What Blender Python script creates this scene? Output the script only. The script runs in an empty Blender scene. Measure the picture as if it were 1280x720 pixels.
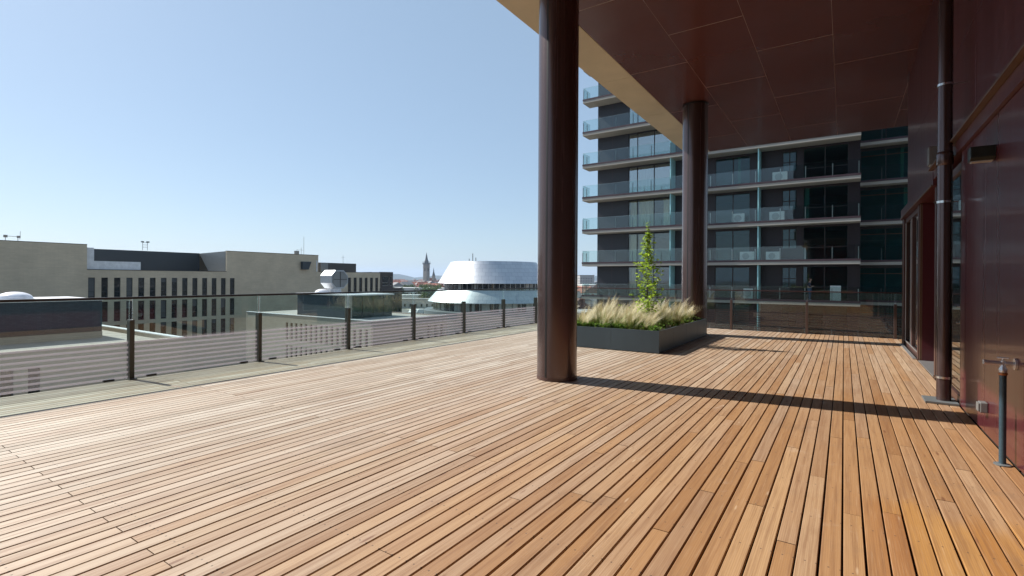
import bpy, math, random
from mathutils import Vector, Matrix
rad = math.radians
scn = bpy.context.scene
COL = scn.collection
RNG = random.Random(7)

# ------------------------------------------------------------------ mesh helpers
def origin(o):
    v = Vector((0, 0, 0))
    while o is not None:
        v += Vector(o.location); o = o.parent
    return v

class MB:
    """collects shapes (world coordinates) and links them as one mesh object"""
    def __init__(s): s.v = []; s.f = []; s.m = []; s.att = {}
    def add(s, vs, fs, mi=0):
        n = len(s.v); s.v += [tuple(p) for p in vs]
        s.f += [tuple(i + n for i in q) for q in fs]; s.m += [mi] * len(fs)
        return s
    def box(s, x0, x1, y0, y1, z0, z1, mi=0):
        return s.add([(x0,y0,z0),(x1,y0,z0),(x1,y1,z0),(x0,y1,z0),(x0,y0,z1),(x1,y0,z1),(x1,y1,z1),(x0,y1,z1)],
                     [(0,3,2,1),(4,5,6,7),(0,1,5,4),(1,2,6,5),(2,3,7,6),(3,0,4,7)], mi)
    def prism(s, poly, z0, z1, mi=0):
        n = len(poly)
        vs = [(x,y,z0) for x,y in poly] + [(x,y,z1) for x,y in poly]
        fs = [tuple(range(n))[::-1], tuple(range(n, 2*n))] + [(i,(i+1)%n,(i+1)%n+n,i+n) for i in range(n)]
        return s.add(vs, fs, mi)
    def ext(s, poly, axis, a0, a1, mi=0):
        """polygon of (u,z) extruded along axis 'x' (u=y) or 'y' (u=x)"""
        n = len(poly)
        P = (lambda u,z,a: (a,u,z)) if axis == 'x' else (lambda u,z,a: (u,a,z))
        vs = [P(u,z,a0) for u,z in poly] + [P(u,z,a1) for u,z in poly]
        fs = [tuple(range(n))[::-1], tuple(range(n,2*n))] + [(i,(i+1)%n,(i+1)%n+n,i+n) for i in range(n)]
        return s.add(vs, fs, mi)
    def lathe(s, prof, cx, cy, n=32, mi=0, cap=True, a0=0.0, a1=2*math.pi):
        full = abs(a1 - a0 - 2*math.pi) < 1e-6
        cnt = n if full else n + 1
        vs = []
        for r, z in prof:
            for i in range(cnt):
                a = a0 + (a1-a0)*i/n
                vs.append((cx + r*math.cos(a), cy + r*math.sin(a), z))
        fs = []
        for j in range(len(prof)-1):
            for i in range(n):
                i2 = (i+1) % cnt
                fs.append((j*cnt+i, j*cnt+i2, (j+1)*cnt+i2, (j+1)*cnt+i))
        if cap and full:
            fs.append(tuple(range(cnt))[::-1]); fs.append(tuple(range((len(prof)-1)*cnt, len(prof)*cnt)))
        return s.add(vs, fs, mi)
    def tube(s, pts, rs, n=8, mi=0):
        pts = [Vector(p) for p in pts]
        if not isinstance(rs, (list, tuple)): rs = [rs]*len(pts)
        vs = []; fs = []
        for i, p in enumerate(pts):
            d = (pts[min(i+1,len(pts)-1)] - pts[max(i-1,0)]).normalized()
            a = Vector((0,0,1)) if abs(d.z) < .9 else Vector((1,0,0))
            u = d.cross(a).normalized(); w = d.cross(u)
            for k in range(n):
                t = 2*math.pi*k/n
                vs.append(p + (u*math.cos(t) + w*math.sin(t))*rs[i])
        for i in range(len(pts)-1):
            for k in range(n):
                k2 = (k+1) % n
                fs.append((i*n+k, i*n+k2, (i+1)*n+k2, (i+1)*n+k))
        fs.append(tuple(range(n))); fs.append(tuple(range((len(pts)-1)*n, len(pts)*n))[::-1])
        return s.add(vs, fs, mi)
    def wall(s, axis, p0, p1, a0, a1, z0, z1, holes, mi=0):
        """wall along 'x' or 'y' between planes p0..p1 with rectangular holes (a,b,zb,zt)"""
        cuts = sorted({a0, a1} | {max(a0,min(a1,c)) for h in holes for c in h[:2]})
        for u, w in zip(cuts, cuts[1:]):
            if w - u < 1e-5: continue
            hs = sorted([(h[2],h[3]) for h in holes if h[0] <= u+1e-6 and h[1] >= w-1e-6])
            z = z0
            for b, t in hs + [(z1, z1)]:
                if b - z > 1e-5:
                    if axis == 'x': s.box(u, w, p0, p1, z, b, mi)
                    else: s.box(p0, p1, u, w, z, b, mi)
                z = max(z, t)
        return s
    def build(s, name, mats, parent=None, smooth=False, bevel=0, weld=False):
        me = bpy.data.meshes.new(name)
        o0 = origin(parent)
        me.from_pydata([(x-o0.x, y-o0.y, z-o0.z) for x,y,z in s.v], [], s.f)
        if not isinstance(mats, (list, tuple)): mats = [mats]
        for m in mats: me.materials.append(m)
        if len(mats) > 1:
            for p, mi in zip(me.polygons, s.m): p.material_index = mi
        for nm, vals in s.att.items():
            at = me.attributes.new(nm, 'FLOAT', 'POINT'); at.data.foreach_set('value', vals)
        me.update()
        o = bpy.data.objects.new(name, me); COL.objects.link(o)
        if parent is not None: o.parent = parent
        if smooth:
            me.polygons.foreach_set('use_smooth', [True]*len(me.polygons))
            try: me.set_sharp_from_angle(angle=rad(35))
            except Exception: pass
        if bevel:
            b = o.modifiers.new('bevel', 'BEVEL'); b.width = bevel; b.segments = 2; b.limit_method = 'ANGLE'
        return o

def tag(o, label=None, cat=None, group=None, kind=None):
    if label: o['label'] = label
    if cat: o['category'] = cat
    if group: o['group'] = group
    if kind: o['kind'] = kind
    return o
def thing(name, label, cat, loc, group=None):
    o = bpy.data.objects.new(name, None); o.empty_display_size = .2; COL.objects.link(o); o.location = loc
    return tag(o, label, cat, group)
def copy_tree(o, parent=None):
    c = o.copy(); COL.objects.link(c); c.parent = parent
    for ch in list(o.children): copy_tree(ch, c)
    return c

# ------------------------------------------------------------------ material helpers
class NT:
    def __init__(s, name):
        s.mat = bpy.data.materials.new(name); s.mat.use_nodes = True
        s.t = s.mat.node_tree; s.t.nodes.clear()
        s.out = s.t.nodes.new('ShaderNodeOutputMaterial')
    def n(s, typ, **kw):
        nd = s.t.nodes.new(typ)
        for k, v in kw.items(): setattr(nd, k, v)
        return nd
    def link(s, a, b): s.t.links.new(a, b)
    def set(s, sock, val):
        if hasattr(val, 'links') or hasattr(val, 'is_output'): s.link(val, sock)
        else: sock.default_value = val
    def math(s, op, a, b=0.0, c=None, clamp=False):
        nd = s.n('ShaderNodeMath', operation=op); nd.use_clamp = clamp
        s.set(nd.inputs[0], a); s.set(nd.inputs[1], b)
        if c is not None: s.set(nd.inputs[2], c)
        return nd.outputs[0]
    def sep(s, v):
        nd = s.n('ShaderNodeSeparateXYZ'); s.link(v, nd.inputs[0]); return nd.outputs
    def comb(s, x, y, z):
        nd = s.n('ShaderNodeCombineXYZ')
        for i, q in enumerate((x,y,z)): s.set(nd.inputs[i], q)
        return nd.outputs[0]
    def noise(s, vec, scale, detail=4, rough=.6):
        nd = s.n('ShaderNodeTexNoise'); s.link(vec, nd.inputs['Vector'])
        nd.inputs['Scale'].default_value = scale; nd.inputs['Detail'].default_value = detail
        nd.inputs['Roughness'].default_value = rough
        return nd.outputs['Fac']
    def map(s, vec, scale):
        nd = s.n('ShaderNodeMapping'); s.link(vec, nd.inputs['Vector']); nd.inputs['Scale'].default_value = scale
        return nd.outputs[0]
    def ramp(s, fac, stops, interp='LINEAR'):
        nd = s.n('ShaderNodeValToRGB'); s.link(fac, nd.inputs[0]); e = nd.color_ramp; e.interpolation = interp
        while len(e.elements) < len(stops): e.elements.new(.5)
        for el, (p, c) in zip(e.elements, stops):
            el.position = p; el.color = (c, c, c, 1) if isinstance(c, (int, float)) else (*c, 1)
        return nd.outputs[0]
    def mix(s, fac, a, b, mode='MIX'):
        nd = s.n('ShaderNodeMix', data_type='RGBA', blend_type=mode)
        s.set(nd.inputs[0], fac)
        for sock, q in ((nd.inputs[6], a), (nd.inputs[7], b)):
            if isinstance(q, (tuple, list)): sock.default_value = (*q[:3], 1)
            else: s.link(q, sock)
        return nd.outputs[2]
    def smooth(s, x, lo, hi):
        nd = s.n('ShaderNodeMapRange', interpolation_type='SMOOTHSTEP'); s.set(nd.inputs[0], x)
        nd.inputs[1].default_value = lo; nd.inputs[2].default_value = hi
        return nd.outputs[0]
    def bsdf(s, color, rough=.5, metal=0.0, bump=None, bump_str=.2, bump_dist=.01, spec=.5, coat=0.0, alpha=None):
        b = s.n('ShaderNodeBsdfPrincipled')
        if isinstance(color, (tuple, list)): b.inputs['Base Color'].default_value = (*color[:3], 1)
        else: s.link(color, b.inputs['Base Color'])
        s.set(b.inputs['Roughness'], rough); s.set(b.inputs['Metallic'], metal)
        b.inputs['Specular IOR Level'].default_value = spec
        b.inputs['Coat Weight'].default_value = coat; b.inputs['Coat Roughness'].default_value = .08
        if bump is not None:
            bn = s.n('ShaderNodeBump'); bn.inputs['Strength'].default_value = bump_str; bn.inputs['Distance'].default_value = bump_dist
            s.link(bump, bn.inputs['Height']); s.link(bn.outputs[0], b.inputs['Normal'])
        return b.outputs[0]
    def done(s, sh): s.link(sh, s.out.inputs['Surface']); return s.mat
    def pos(s): return s.n('ShaderNodeNewGeometry').outputs['Position']

def plain(name, c, rough=.6, metal=0.0, var=.15, scale=2.0, stretch=(1,1,1), bump=.05, spec=.5, coat=0.0, fine=40.0):
    """base colour with soft large stains and fine grain"""
    t = NT(name); p = t.map(t.pos(), stretch)
    big = t.noise(p, scale, 5); sm = t.noise(p, fine, 3)
    f = t.math('ADD', t.math('MULTIPLY', big, .7), t.math('MULTIPLY', sm, .3))
    lo = tuple(x*(1-var*1.6) for x in c); hi = tuple(min(1, x*(1+var*1.6)) for x in c)
    col = t.ramp(f, [(.25, lo), (.75, hi)])
    r = t.math('ADD', rough-.06, t.math('MULTIPLY', big, .12), clamp=True)
    return t.done(t.bsdf(col, r, metal, sm, bump, .004, spec, coat))

def brick(name, c1, c2, mortar, bw, bh, rough=.8, mort=.012, axis='y', off=.5):
    """masonry courses laid in (u,z), u running along the wall"""
    t = NT(name); s_ = t.sep(t.pos())
    u = t.math('ADD', s_[0], s_[1])
    v = t.comb(u, s_[2], 0.0)
    b = t.n('ShaderNodeTexBrick'); t.link(v, b.inputs['Vector'])
    b.offset = off
    b.inputs['Color1'].default_value = (*c1,1); b.inputs['Color2'].default_value = (*c2,1); b.inputs['Mortar'].default_value = (*mortar,1)
    b.inputs['Scale'].default_value = 1.0; b.inputs['Mortar Size'].default_value = mort
    b.inputs['Brick Width'].default_value = bw; b.inputs['Row Height'].default_value = bh
    n = t.noise(t.pos(), .35, 6, .65)
    col = t.mix(t.math('MULTIPLY', t.ramp(n, [(.35, 0.0), (.7, 1.0)]), .5), b.outputs['Color'], tuple(x*.6 for x in c1))
    return t.done(t.bsdf(col, rough, 0, b.outputs['Fac'], -.15, .01))

def glassy(name, tint=(.86,.95,.92), rough=0.0, stripes=None, ior=1.5, boost=1.0, edge=False):
    """clear pane: transparent with a Fresnel reflection; optional printed stripes by height"""
    t = NT(name)
    tr = t.n('ShaderNodeBsdfTransparent'); tr.inputs[0].default_value = (*tint, 1)
    gl = t.n('ShaderNodeBsdfGlossy'); gl.inputs['Roughness'].default_value = rough; gl.inputs[0].default_value = (1,1,1,1)
    fr = t.n('ShaderNodeFresnel'); fr.inputs['IOR'].default_value = ior
    geo = t.n('ShaderNodeNewGeometry')
    # use the outward-facing Fresnel on both faces of the thin pane
    n2 = t.n('ShaderNodeVectorMath', operation='SCALE'); t.link(geo.outputs['True Normal'], n2.inputs[0])
    fr.inputs['IOR'].default_value = ior
    lw = t.n('ShaderNodeLayerWeight'); lw.inputs['Blend'].default_value = .5
    # Schlick from facing
    f1 = t.math('POWER', lw.outputs['Facing'], 5.0)
    r0 = ((ior-1)/(ior+1))**2
    f = t.math('MULTIPLY', t.math('ADD', r0, t.math('MULTIPLY', f1, 1-r0)), boost, clamp=True)
    m = t.n('ShaderNodeMixShader'); t.link(f, m.inputs[0]); t.link(tr.outputs[0], m.inputs[1]); t.link(gl.outputs[0], m.inputs[2])
    sh = m.outputs[0]
    if stripes:
        zlo, zhi, pitch, duty, col, alpha, base = stripes
        z = t.sep(t.pos())[2]
        ph = t.math('FRACT', t.math('DIVIDE', t.math('SUBTRACT', z, zlo), pitch))
        on = t.math('LESS_THAN', ph, duty)
        on = t.math('MULTIPLY', on, t.math('LESS_THAN', z, zhi)); on = t.math('MULTIPLY', on, t.math('GREATER_THAN', z, zlo))
        df = t.n('ShaderNodeBsdfDiffuse'); df.inputs[0].default_value = (*col, 1)
        tl = t.n('ShaderNodeBsdfTranslucent'); tl.inputs[0].default_value = (*col, 1)
        a = t.n('ShaderNodeMixShader'); a.inputs[0].default_value = .3; t.link(df.outputs[0], a.inputs[1]); t.link(tl.outputs[0], a.inputs[2])
        low = t.math('MULTIPLY', t.math('LESS_THAN', z, zhi), base)
        m2 = t.n('ShaderNodeMixShader'); t.link(t.math('MAXIMUM', t.math('MULTIPLY', on, alpha), low), m2.inputs[0]); t.link(sh, m2.inputs[1]); t.link(a.outputs[0], m2.inputs[2])
        sh = m2.outputs[0]
    return t.done(sh)

def wood_deck():
    t = NT('larch_decking')
    geo = t.n('ShaderNodeNewGeometry'); P = geo.outputs['Position']; R = geo.outputs['Random Per Island']
    x, y, z = t.sep(P)
    r2 = t.math('FRACT', t.math('MULTIPLY', R, 17.31)); r3 = t.math('FRACT', t.math('MULTIPLY', R, 91.7))
    v = t.comb(t.math('ADD', x, t.math('MULTIPLY', R, 31.0)), t.math('ADD', y, t.math('MULTIPLY', r2, 40.0)), t.math('MULTIPLY', r3, 20.0))
    g1 = t.noise(t.map(v, (38, 1.1, 1)), 1.0, 6, .62)          # long grain
    g2 = t.noise(t.map(v, (190, 3.5, 1)), 1.0, 3, .6)          # fine fibre
    wv = t.n('ShaderNodeTexWave', wave_type='BANDS', bands_direction='X'); t.link(t.map(v, (26, .55, 1)), wv.inputs['Vector'])
    wv.inputs['Scale'].default_value = 1.1; wv.inputs['Distortion'].default_value = 5.0; wv.inputs['Detail'].default_value = 3; wv.inputs['Detail Scale'].default_value = .7
    blot = t.noise(t.map(v, (7, 1.6, 1)), 1.0, 4, .6)
    # colour of each board
    fresh = t.ramp(R, [(0.0, (.285,.142,.057)), (.22, (.36,.195,.085)), (.45, (.40,.225,.105)), (.62, (.315,.162,.068)), (.8, (.375,.207,.092)), (1.0, (.46,.285,.145))])
    grey = t.ramp(r2, [(0.0, (.425,.36,.275)), (.5, (.515,.45,.36)), (1.0, (.615,.56,.465))])
    # weathering: silvered outside the roof line, fresh in the sheltered strip by the wall
    wn = t.noise(P, .55, 5, .6)
    wx = t.math('ADD', t.smooth(x, .3, -6.2), t.math('MULTIPLY', t.math('SUBTRACT', wn, .5), .45))
    wx = t.math('ADD', wx, t.math('MULTIPLY', t.math('SUBTRACT', r3, .5), .35))
    wfar = t.math('MULTIPLY', t.smooth(y, 4.0, 12.0), .25)
    w = t.math('ADD', t.math('MULTIPLY', wx, .86), wfar, clamp=True)
    col = t.mix(w, fresh, grey)
    # never-wetted fresh patch near the wall, with an irregular front
    yy = t.math('ADD', y, t.math('ADD', t.math('MULTIPLY', wn, .5), t.math('MULTIPLY', r3, .28)))
    pat = t.math('MULTIPLY', t.smooth(yy, 4.75, 4.45), t.smooth(x, -.05, .35))
    pat = t.math('MULTIPLY', pat, t.smooth(x, 1.12, .8))
    col = t.mix(t.math('MULTIPLY', pat, .95), col, t.ramp(r2, [(0.0, (.32,.135,.040)), (.5, (.40,.195,.055)), (1.0, (.46,.25,.085))]))
    col = t.mix(t.math('MULTIPLY', t.smooth(g1, .42, .68), .55), col, (.19,.088,.038))
    col = t.mix(t.math('MULTIPLY', t.smooth(wv.outputs['Fac'], .5, 1.0), .26), col, (.24,.11,.05))
    col = t.mix(t.math('MULTIPLY', t.smooth(g2, .5, .8), .25), col, (.62,.45,.30))
    col = t.mix(t.math('MULTIPLY', t.smooth(blot, .58, .8), .35), col, (.20,.10,.055))
    # dirt, footmarks and dried water marks across the boards
    dn = t.noise(P, 1.15, 7, .68); dn2 = t.noise(P, 6.0, 4, .6)
    col = t.mix(t.math('MULTIPLY', t.smooth(dn, .54, .72), .30), col, (.17,.115,.08))
    col = t.mix(t.math('MULTIPLY', t.math('MULTIPLY', t.smooth(dn, .42, .30), t.smooth(dn2, .45, .65)), .30), col, (.60,.50,.40))
    # knots
    vo = t.n('ShaderNodeTexVoronoi'); t.link(t.map(v, (9, 1.7, 1)), vo.inputs['Vector']); vo.inputs['Scale'].default_value = 1.0
    kn = t.smooth(vo.outputs['Distance'], .13, .05)
    kn = t.math('MULTIPLY', kn, t.math('GREATER_THAN', t.sep(vo.outputs['Color'])[0], .62))
    col = t.mix(t.math('MULTIPLY', kn, .7), col, (.15,.06,.03))
    # pale dents and splinters
    vs = t.n('ShaderNodeTexVoronoi'); t.link(t.map(v, (16, 2.6, 1)), vs.inputs['Vector']); vs.inputs['Scale'].default_value = 1.0
    ch = t.math('MULTIPLY', t.smooth(vs.outputs['Distance'], .16, .05), t.math('GREATER_THAN', t.sep(vs.outputs['Color'])[1], .86))
    col = t.mix(t.math('MULTIPLY', ch, .35), col, (.72,.56,.38))
    # screw heads, two across every .6 m
    u = t.math('MULTIPLY', t.math('FRACT', t.math('DIVIDE', t.math('ADD', x, 20.0 + PITCH_OFF), PITCH)), PITCH)
    du = t.math('MINIMUM', t.math('ABSOLUTE', t.math('SUBTRACT', u, .024)), t.math('ABSOLUTE', t.math('SUBTRACT', u, .076)))
    dv = t.math('MULTIPLY', t.math('SUBTRACT', t.math('FRACT', t.math('DIVIDE', t.math('ADD', y, 20.0), .6)), .5), .6)
    dd = t.math('SQRT', t.math('ADD', t.math('POWER', du, 2.0), t.math('POWER', dv, 2.0)))
    sc = t.math('LESS_THAN', dd, .0052)
    col = t.mix(t.math('MULTIPLY', sc, .75), col, (.07,.05,.04))
    h = t.math('ADD', t.math('MULTIPLY', g1, .5), t.math('MULTIPLY', g2, .5))
    h = t.math('SUBTRACT', h, t.math('MULTIPLY', sc, .8))
    rough = t.math('ADD', .46, t.math('MULTIPLY', g1, .22))
    return t.done(t.bsdf(col, rough, 0, h, .35, .003, .42))
PITCH = .1065; PITCH_OFF = .0

def panel_metal(name, c, rough=.3, streak=.35, dirn=(30, 30, .5), metal=.0, spec=.5, coat=.0):
    """powder coated cladding sheet with faint vertical run marks"""
    t = NT(name); p = t.pos()
    st = t.noise(t.map(p, dirn), .35, 5, .6); cl = t.noise(p, .9, 4)
    col = t.mix(t.math('MULTIPLY', t.smooth(st, .42, .7), streak), c, tuple(min(1, x*1.75+.008) for x in c))
    col = t.mix(t.math('MULTIPLY', t.smooth(cl, .45, .7), .3), col, tuple(x*.72 for x in c))
    r = t.math('ADD', rough-.05, t.math('MULTIPLY', st, .14))
    bm = t.noise(p, 1.3, 2)
    return t.done(t.bsdf(col, r, metal, bm, .06, .02, spec, coat))

def foliage(name, c, trans=.35, attr=None, tips=None, var=.45):
    t = NT(name); R = t.n('ShaderNodeNewGeometry').outputs['Random Per Island']
    col = t.ramp(R, [(0.0, tuple(x*(1-var) for x in c)), (.6, c), (1.0, tuple(min(1, x*(1+var*1.4)) for x in c))])
    if attr:
        col_mid = c
        a = t.n('ShaderNodeAttribute'); a.attribute_name = attr
        a2 = t.n('ShaderNodeAttribute'); a2.attribute_name = 'tone'
        tp = t.ramp(a2.outputs['Fac'], [(0.0, (.36,.30,.13)), (.35, (.62,.52,.30)), (.7, tips), (1.0, (.95,.90,.72))])
        gr = t.ramp(a2.outputs['Fac'], [(0.0, (.12,.20,.035)), (.5, col_mid), (1.0, (.42,.42,.13))])
        col = t.mix(.7, col, gr)
        col = t.mix(t.smooth(a.outputs['Fac'], .28, .80), col, tp)
    df = t.bsdf(col, .5, 0, None, spec=.3)
    tl = t.n('ShaderNodeBsdfTranslucent'); t.link(col, tl.inputs[0])
    m = t.n('ShaderNodeMixShader'); m.inputs[0].default_value = trans; t.link(df, m.inputs[1]); t.link(tl.outputs[0], m.inputs[2])
    return t.done(m.outputs[0])

M = {}
M['deck'] = wood_deck()
M['dark_under'] = plain('deck_underlay', (.035,.022,.015), .9)
M['wall'] = panel_metal('wine_red_cladding', (.085,.017,.022), .27, .14, (14,14,.3), coat=.3)
M['wall_up'] = panel_metal('wine_red_upper_cladding', (.088,.024,.027), .30, .15, (14,14,.3), coat=.2)
M['soffit'] = panel_metal('soffit_sheet', (.125,.036,.028), .22, .06, (.8,.8,.8), coat=.2)
M['joint'] = plain('joint_backing', (.46,.34,.29), .7)
M['joint_dark'] = plain('joint_shadow_backing', (.02,.010,.010), .8)
M['beam'] = plain('board_marked_concrete', (.60,.50,.36), .82, 0, .12, .8, (1,1,1), .25)
M['column'] = panel_metal('bronze_column_sheet', (.098,.064,.061), .24, .08, (25,25,.3), metal=.6, coat=.25)
M['seam'] = plain('black_seam', (.006,.005,.005), .5)
M['frame'] = plain('brown_aluminium', (.075,.035,.028), .38, 0, .08)
M['frame_edge'] = plain('bronze_edge', (.14,.082,.052), .4, .3, .08)
M['alu'] = plain('satin_aluminium', (.55,.55,.55), .38, .8, .08)
M['zinc'] = plain('bright_zinc', (.36,.39,.42), .42, .55, .1)
M['steel'] = plain('brushed_steel', (.62,.62,.60), .25, 1.0, .06)
M['grey_metal'] = plain('zinc_grey_sheet', (.17,.185,.19), .45, .25, .1)
M['post_dark'] = plain('olive_black_post', (.050,.045,.036), .42, .1, .1)
M['post_brown'] = plain('brown_post', (.10,.065,.055), .4, .1, .1)
M['rail'] = plain('black_handrail', (.02,.013,.012), .35, .2, .08)
M['rail_brown'] = plain('brown_handrail', (.055,.022,.020), .35, .2, .08)
M['glass_rail'] = glassy('balustrade_glass', (.86,.93,.915), 0, (.02,.575,.0715,.42,(.62,.54,.61),.40,.09), boost=1.3)
M['glass_rail_far'] = glassy('far_balustrade_glass', (.80,.86,.85), 0, (.02,.60,.0715,.40,(.16,.12,.12),.42,.14), boost=1.5)  # same printed stripes, darkened in colour to look backlit
M['glass_edge'] = glassy('polished_glass_edge', (.80,.92,.90), .25, None, boost=4.0)
M['glass'] = glassy('window_glass', (.82,.88,.84), 0, None, 1.52, boost=2.4)
M['glass_sky'] = glassy('sky_bright_window_glass', (.55,.68,.66), 0, None, 1.52, boost=8.5)  # same panes on upper floors, reflectivity raised to imitate the bright sky reflection
M['glass_teal'] = glassy('teal_window_glass', (.40,.68,.72), 0, None, 1.52, boost=1.15)
M['glass_balc'] = glassy('balcony_glass', (.86,.93,.925), 0, None, 1.5, boost=1.2)
M['glass_dark'] = plain('dark_office_glass', (.006,.011,.012), .06, 0, .2, .3, bump=0, spec=.4)
M['planter'] = panel_metal('anthracite_planter_sheet', (.045,.068,.082), .42, .15, (6,6,1.2))
M['soil'] = plain('planter_soil', (.05,.035,.022), .95, 0, .3, 12)
M['straw'] = foliage('feather_grass', (.24,.31,.070), .38, 't', (.88,.80,.56))
M['herb'] = foliage('green_underplanting', (.13,.23,.035), .4)
M['leaf'] = foliage('sapling_leaves', (.36,.50,.055), .48)
M['bark'] = plain('sapling_bark', (.10,.075,.05), .85, 0, .25, 30)
M['lampbox'] = plain('dark_green_lamp_housing', (.020,.026,.022), .4, .2)
M['diffuser'] = plain('frosted_lamp_glass', (.55,.55,.52), .3)
M['socket'] = plain('grey_socket_cover', (.17,.17,.165), .4)
M['teal_pipe'] = plain('blue_grey_standpipe', (.055,.10,.13), .35, .35)
M['rust'] = plain('orange_copper_ring', (.40,.15,.05), .45, .5)
M['chrome'] = plain('chrome_tap', (.72,.72,.72), .28, .55, .04)
M['tower_wall'] = panel_metal('aubergine_facade', (.024,.014,.017), .42, .15, (3,3,.4))
M['tower_panel'] = plain('slate_facade_panel', (.034,.034,.044), .45, 0, .08, .5)
M['slab'] = plain('pale_slab_concrete', (.43,.40,.355), .8, 0, .1, .6)
M['channel'] = plain('purple_grey_channel', (.075,.045,.055), .5, .1)
M['tower_post'] = plain('pale_steel_post', (.45,.43,.42), .4, .3)
M['room'] = plain('room_plaster', (.34,.33,.30), .9)
M['curtain_and_reflection'] = plain('beige_curtain_and_reflection', (.74,.66,.44), .9, 0, .15, 3, (9,9,.3))  # curtain cloth, also the colour of beige reflections in the left tower panes
M['fin'] = plain('pale_teal_fin', (.42,.78,.80), .25, .0, .06)
M['white_box'] = plain('white_enamel', (.74,.74,.71), .45, 0, .06)
M['grille'] = plain('grey_grille', (.12,.12,.12), .5)
M['grille_pale'] = plain('pale_fan_grille', (.48,.48,.47), .5)
M['beige'] = brick('beige_long_brick', (.66,.55,.395), (.60,.50,.36), (.50,.42,.305), .9, .16)
M['beige2'] = brick('sand_brick_terrace', (.52,.47,.38), (.46,.41,.33), (.40,.36,.29), .9, .16)
M['shaded_sand'] = brick('shaded_sand_brick', (.40,.31,.27), (.36,.28,.245), (.32,.25,.22), .9, .16)  # sand brick darkened in colour for the shaded face of the same building
M['bluebrick'] = brick('blue_black_brick', (.036,.056,.072), (.055,.078,.095), (.028,.042,.052), .32, .12)
M['darkclad'] = plain('dark_blue_screen', (.020,.030,.038), .5, 0, .12, 1.5, (1,1,6))
M['brownbrick'] = brick('dark_brown_brick', (.075,.062,.055), (.095,.08,.07), (.07,.06,.055), .5, .14)
M['coping'] = plain('white_zinc_coping', (.72,.73,.74), .4, .2)
M['gravel'] = plain('roof_gravel', (.36,.34,.31), .95, 0, .25, .7, fine=4)
M['greenglass'] = plain('green_tinted_glazing', (.035,.062,.058), .12, 0, .4, .5, bump=0)
M['dome'] = plain('milky_dome', (.78,.77,.80), .3)
M['winframe'] = plain('charcoal_window_frame', (.032,.032,.032), .5)
M['paleframe'] = plain('pale_window_frame', (.45,.43,.38), .6)
M['silver'] = None
M['blind'] = plain('grey_window_blind', (.09,.095,.095), .8)
def silver():
    t = NT('brushed_silver_shingles')
    p = t.n('ShaderNodeTexCoord').outputs['Object']
    x, y, z = t.sep(p)
    ang = t.math('ARCTAN2', y, x)
    v = t.comb(t.math('MULTIPLY', ang, 9.0), t.math('MULTIPLY', z, .75), 0.0)
    b = t.n('ShaderNodeTexBrick'); t.link(v, b.inputs['Vector']); b.offset = .5
    b.inputs['Color1'].default_value = (.50,.52,.55,1); b.inputs['Color2'].default_value = (.57,.59,.61,1); b.inputs['Mortar'].default_value = (.33,.35,.38,1)
    b.inputs['Scale'].default_value = 1.0; b.inputs['Mortar Size'].default_value = .02; b.inputs['Brick Width'].default_value = 1.1; b.inputs['Row Height'].default_value = .8
    n = t.noise(p, .8, 3)
    r = t.math('ADD', .37, t.math('MULTIPLY', n, .14))
    return t.done(t.bsdf(b.outputs['Color'], r, 1.0, b.outputs['Fac'], -.1, .02))
M['silver'] = silver()
M['tile_red'] = plain('red_roof_tile', (.30,.115,.075), .85, 0, .25, .4)
M['tile_brown'] = brick('brown_roof_tile', (.17,.085,.070), (.13,.065,.055), (.08,.045,.04), .45, .22)
M['roof_grey'] = plain('grey_roof', (.22,.22,.22), .8, 0, .2, .3)
M['roof_white'] = plain('white_hall_roof', (.68,.68,.66), .6, 0, .1, .3)
M['render_w'] = plain('white_render', (.62,.60,.55), .9, 0, .12, .2)
M['render_y'] = plain('ochre_render', (.52,.43,.30), .9, 0, .12, .2)
M['render_g'] = plain('grey_render', (.38,.37,.36), .9, 0, .12, .2)
M['stone'] = plain('dark_church_stone', (.24,.215,.19), .9, 0, .2, .2)
M['slate'] = plain('blue_slate_spire', (.09,.10,.11), .7, 0, .2, .3)
M['asphalt'] = plain('city_ground', (.16,.155,.14), .95, 0, .3, .02, fine=.6)
M['sand'] = plain('pale_paving', (.50,.46,.38), .9, 0, .12, .15)
M['hill'] = plain('wooded_hills', (.030,.046,.035), .95, 0, .35, .004, fine=.03)
M['town_leaf'] = foliage('town_tree_leaves', (.075,.115,.028), .3)
M['brown_bark'] = plain('town_tree_bark', (.10,.08,.06), .9)
M['skin'] = plain('skin', (.48,.30,.22), .55, 0, .05)
M['hair'] = plain('brown_hair', (.055,.032,.02), .5, 0, .1)
M['jacket'] = plain('navy_top', (.022,.028,.042), .8)
M['shirt'] = plain('pale_shirt', (.62,.66,.70), .8)
M['jeans'] = plain('blue_jeans', (.10,.17,.27), .85)

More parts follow.
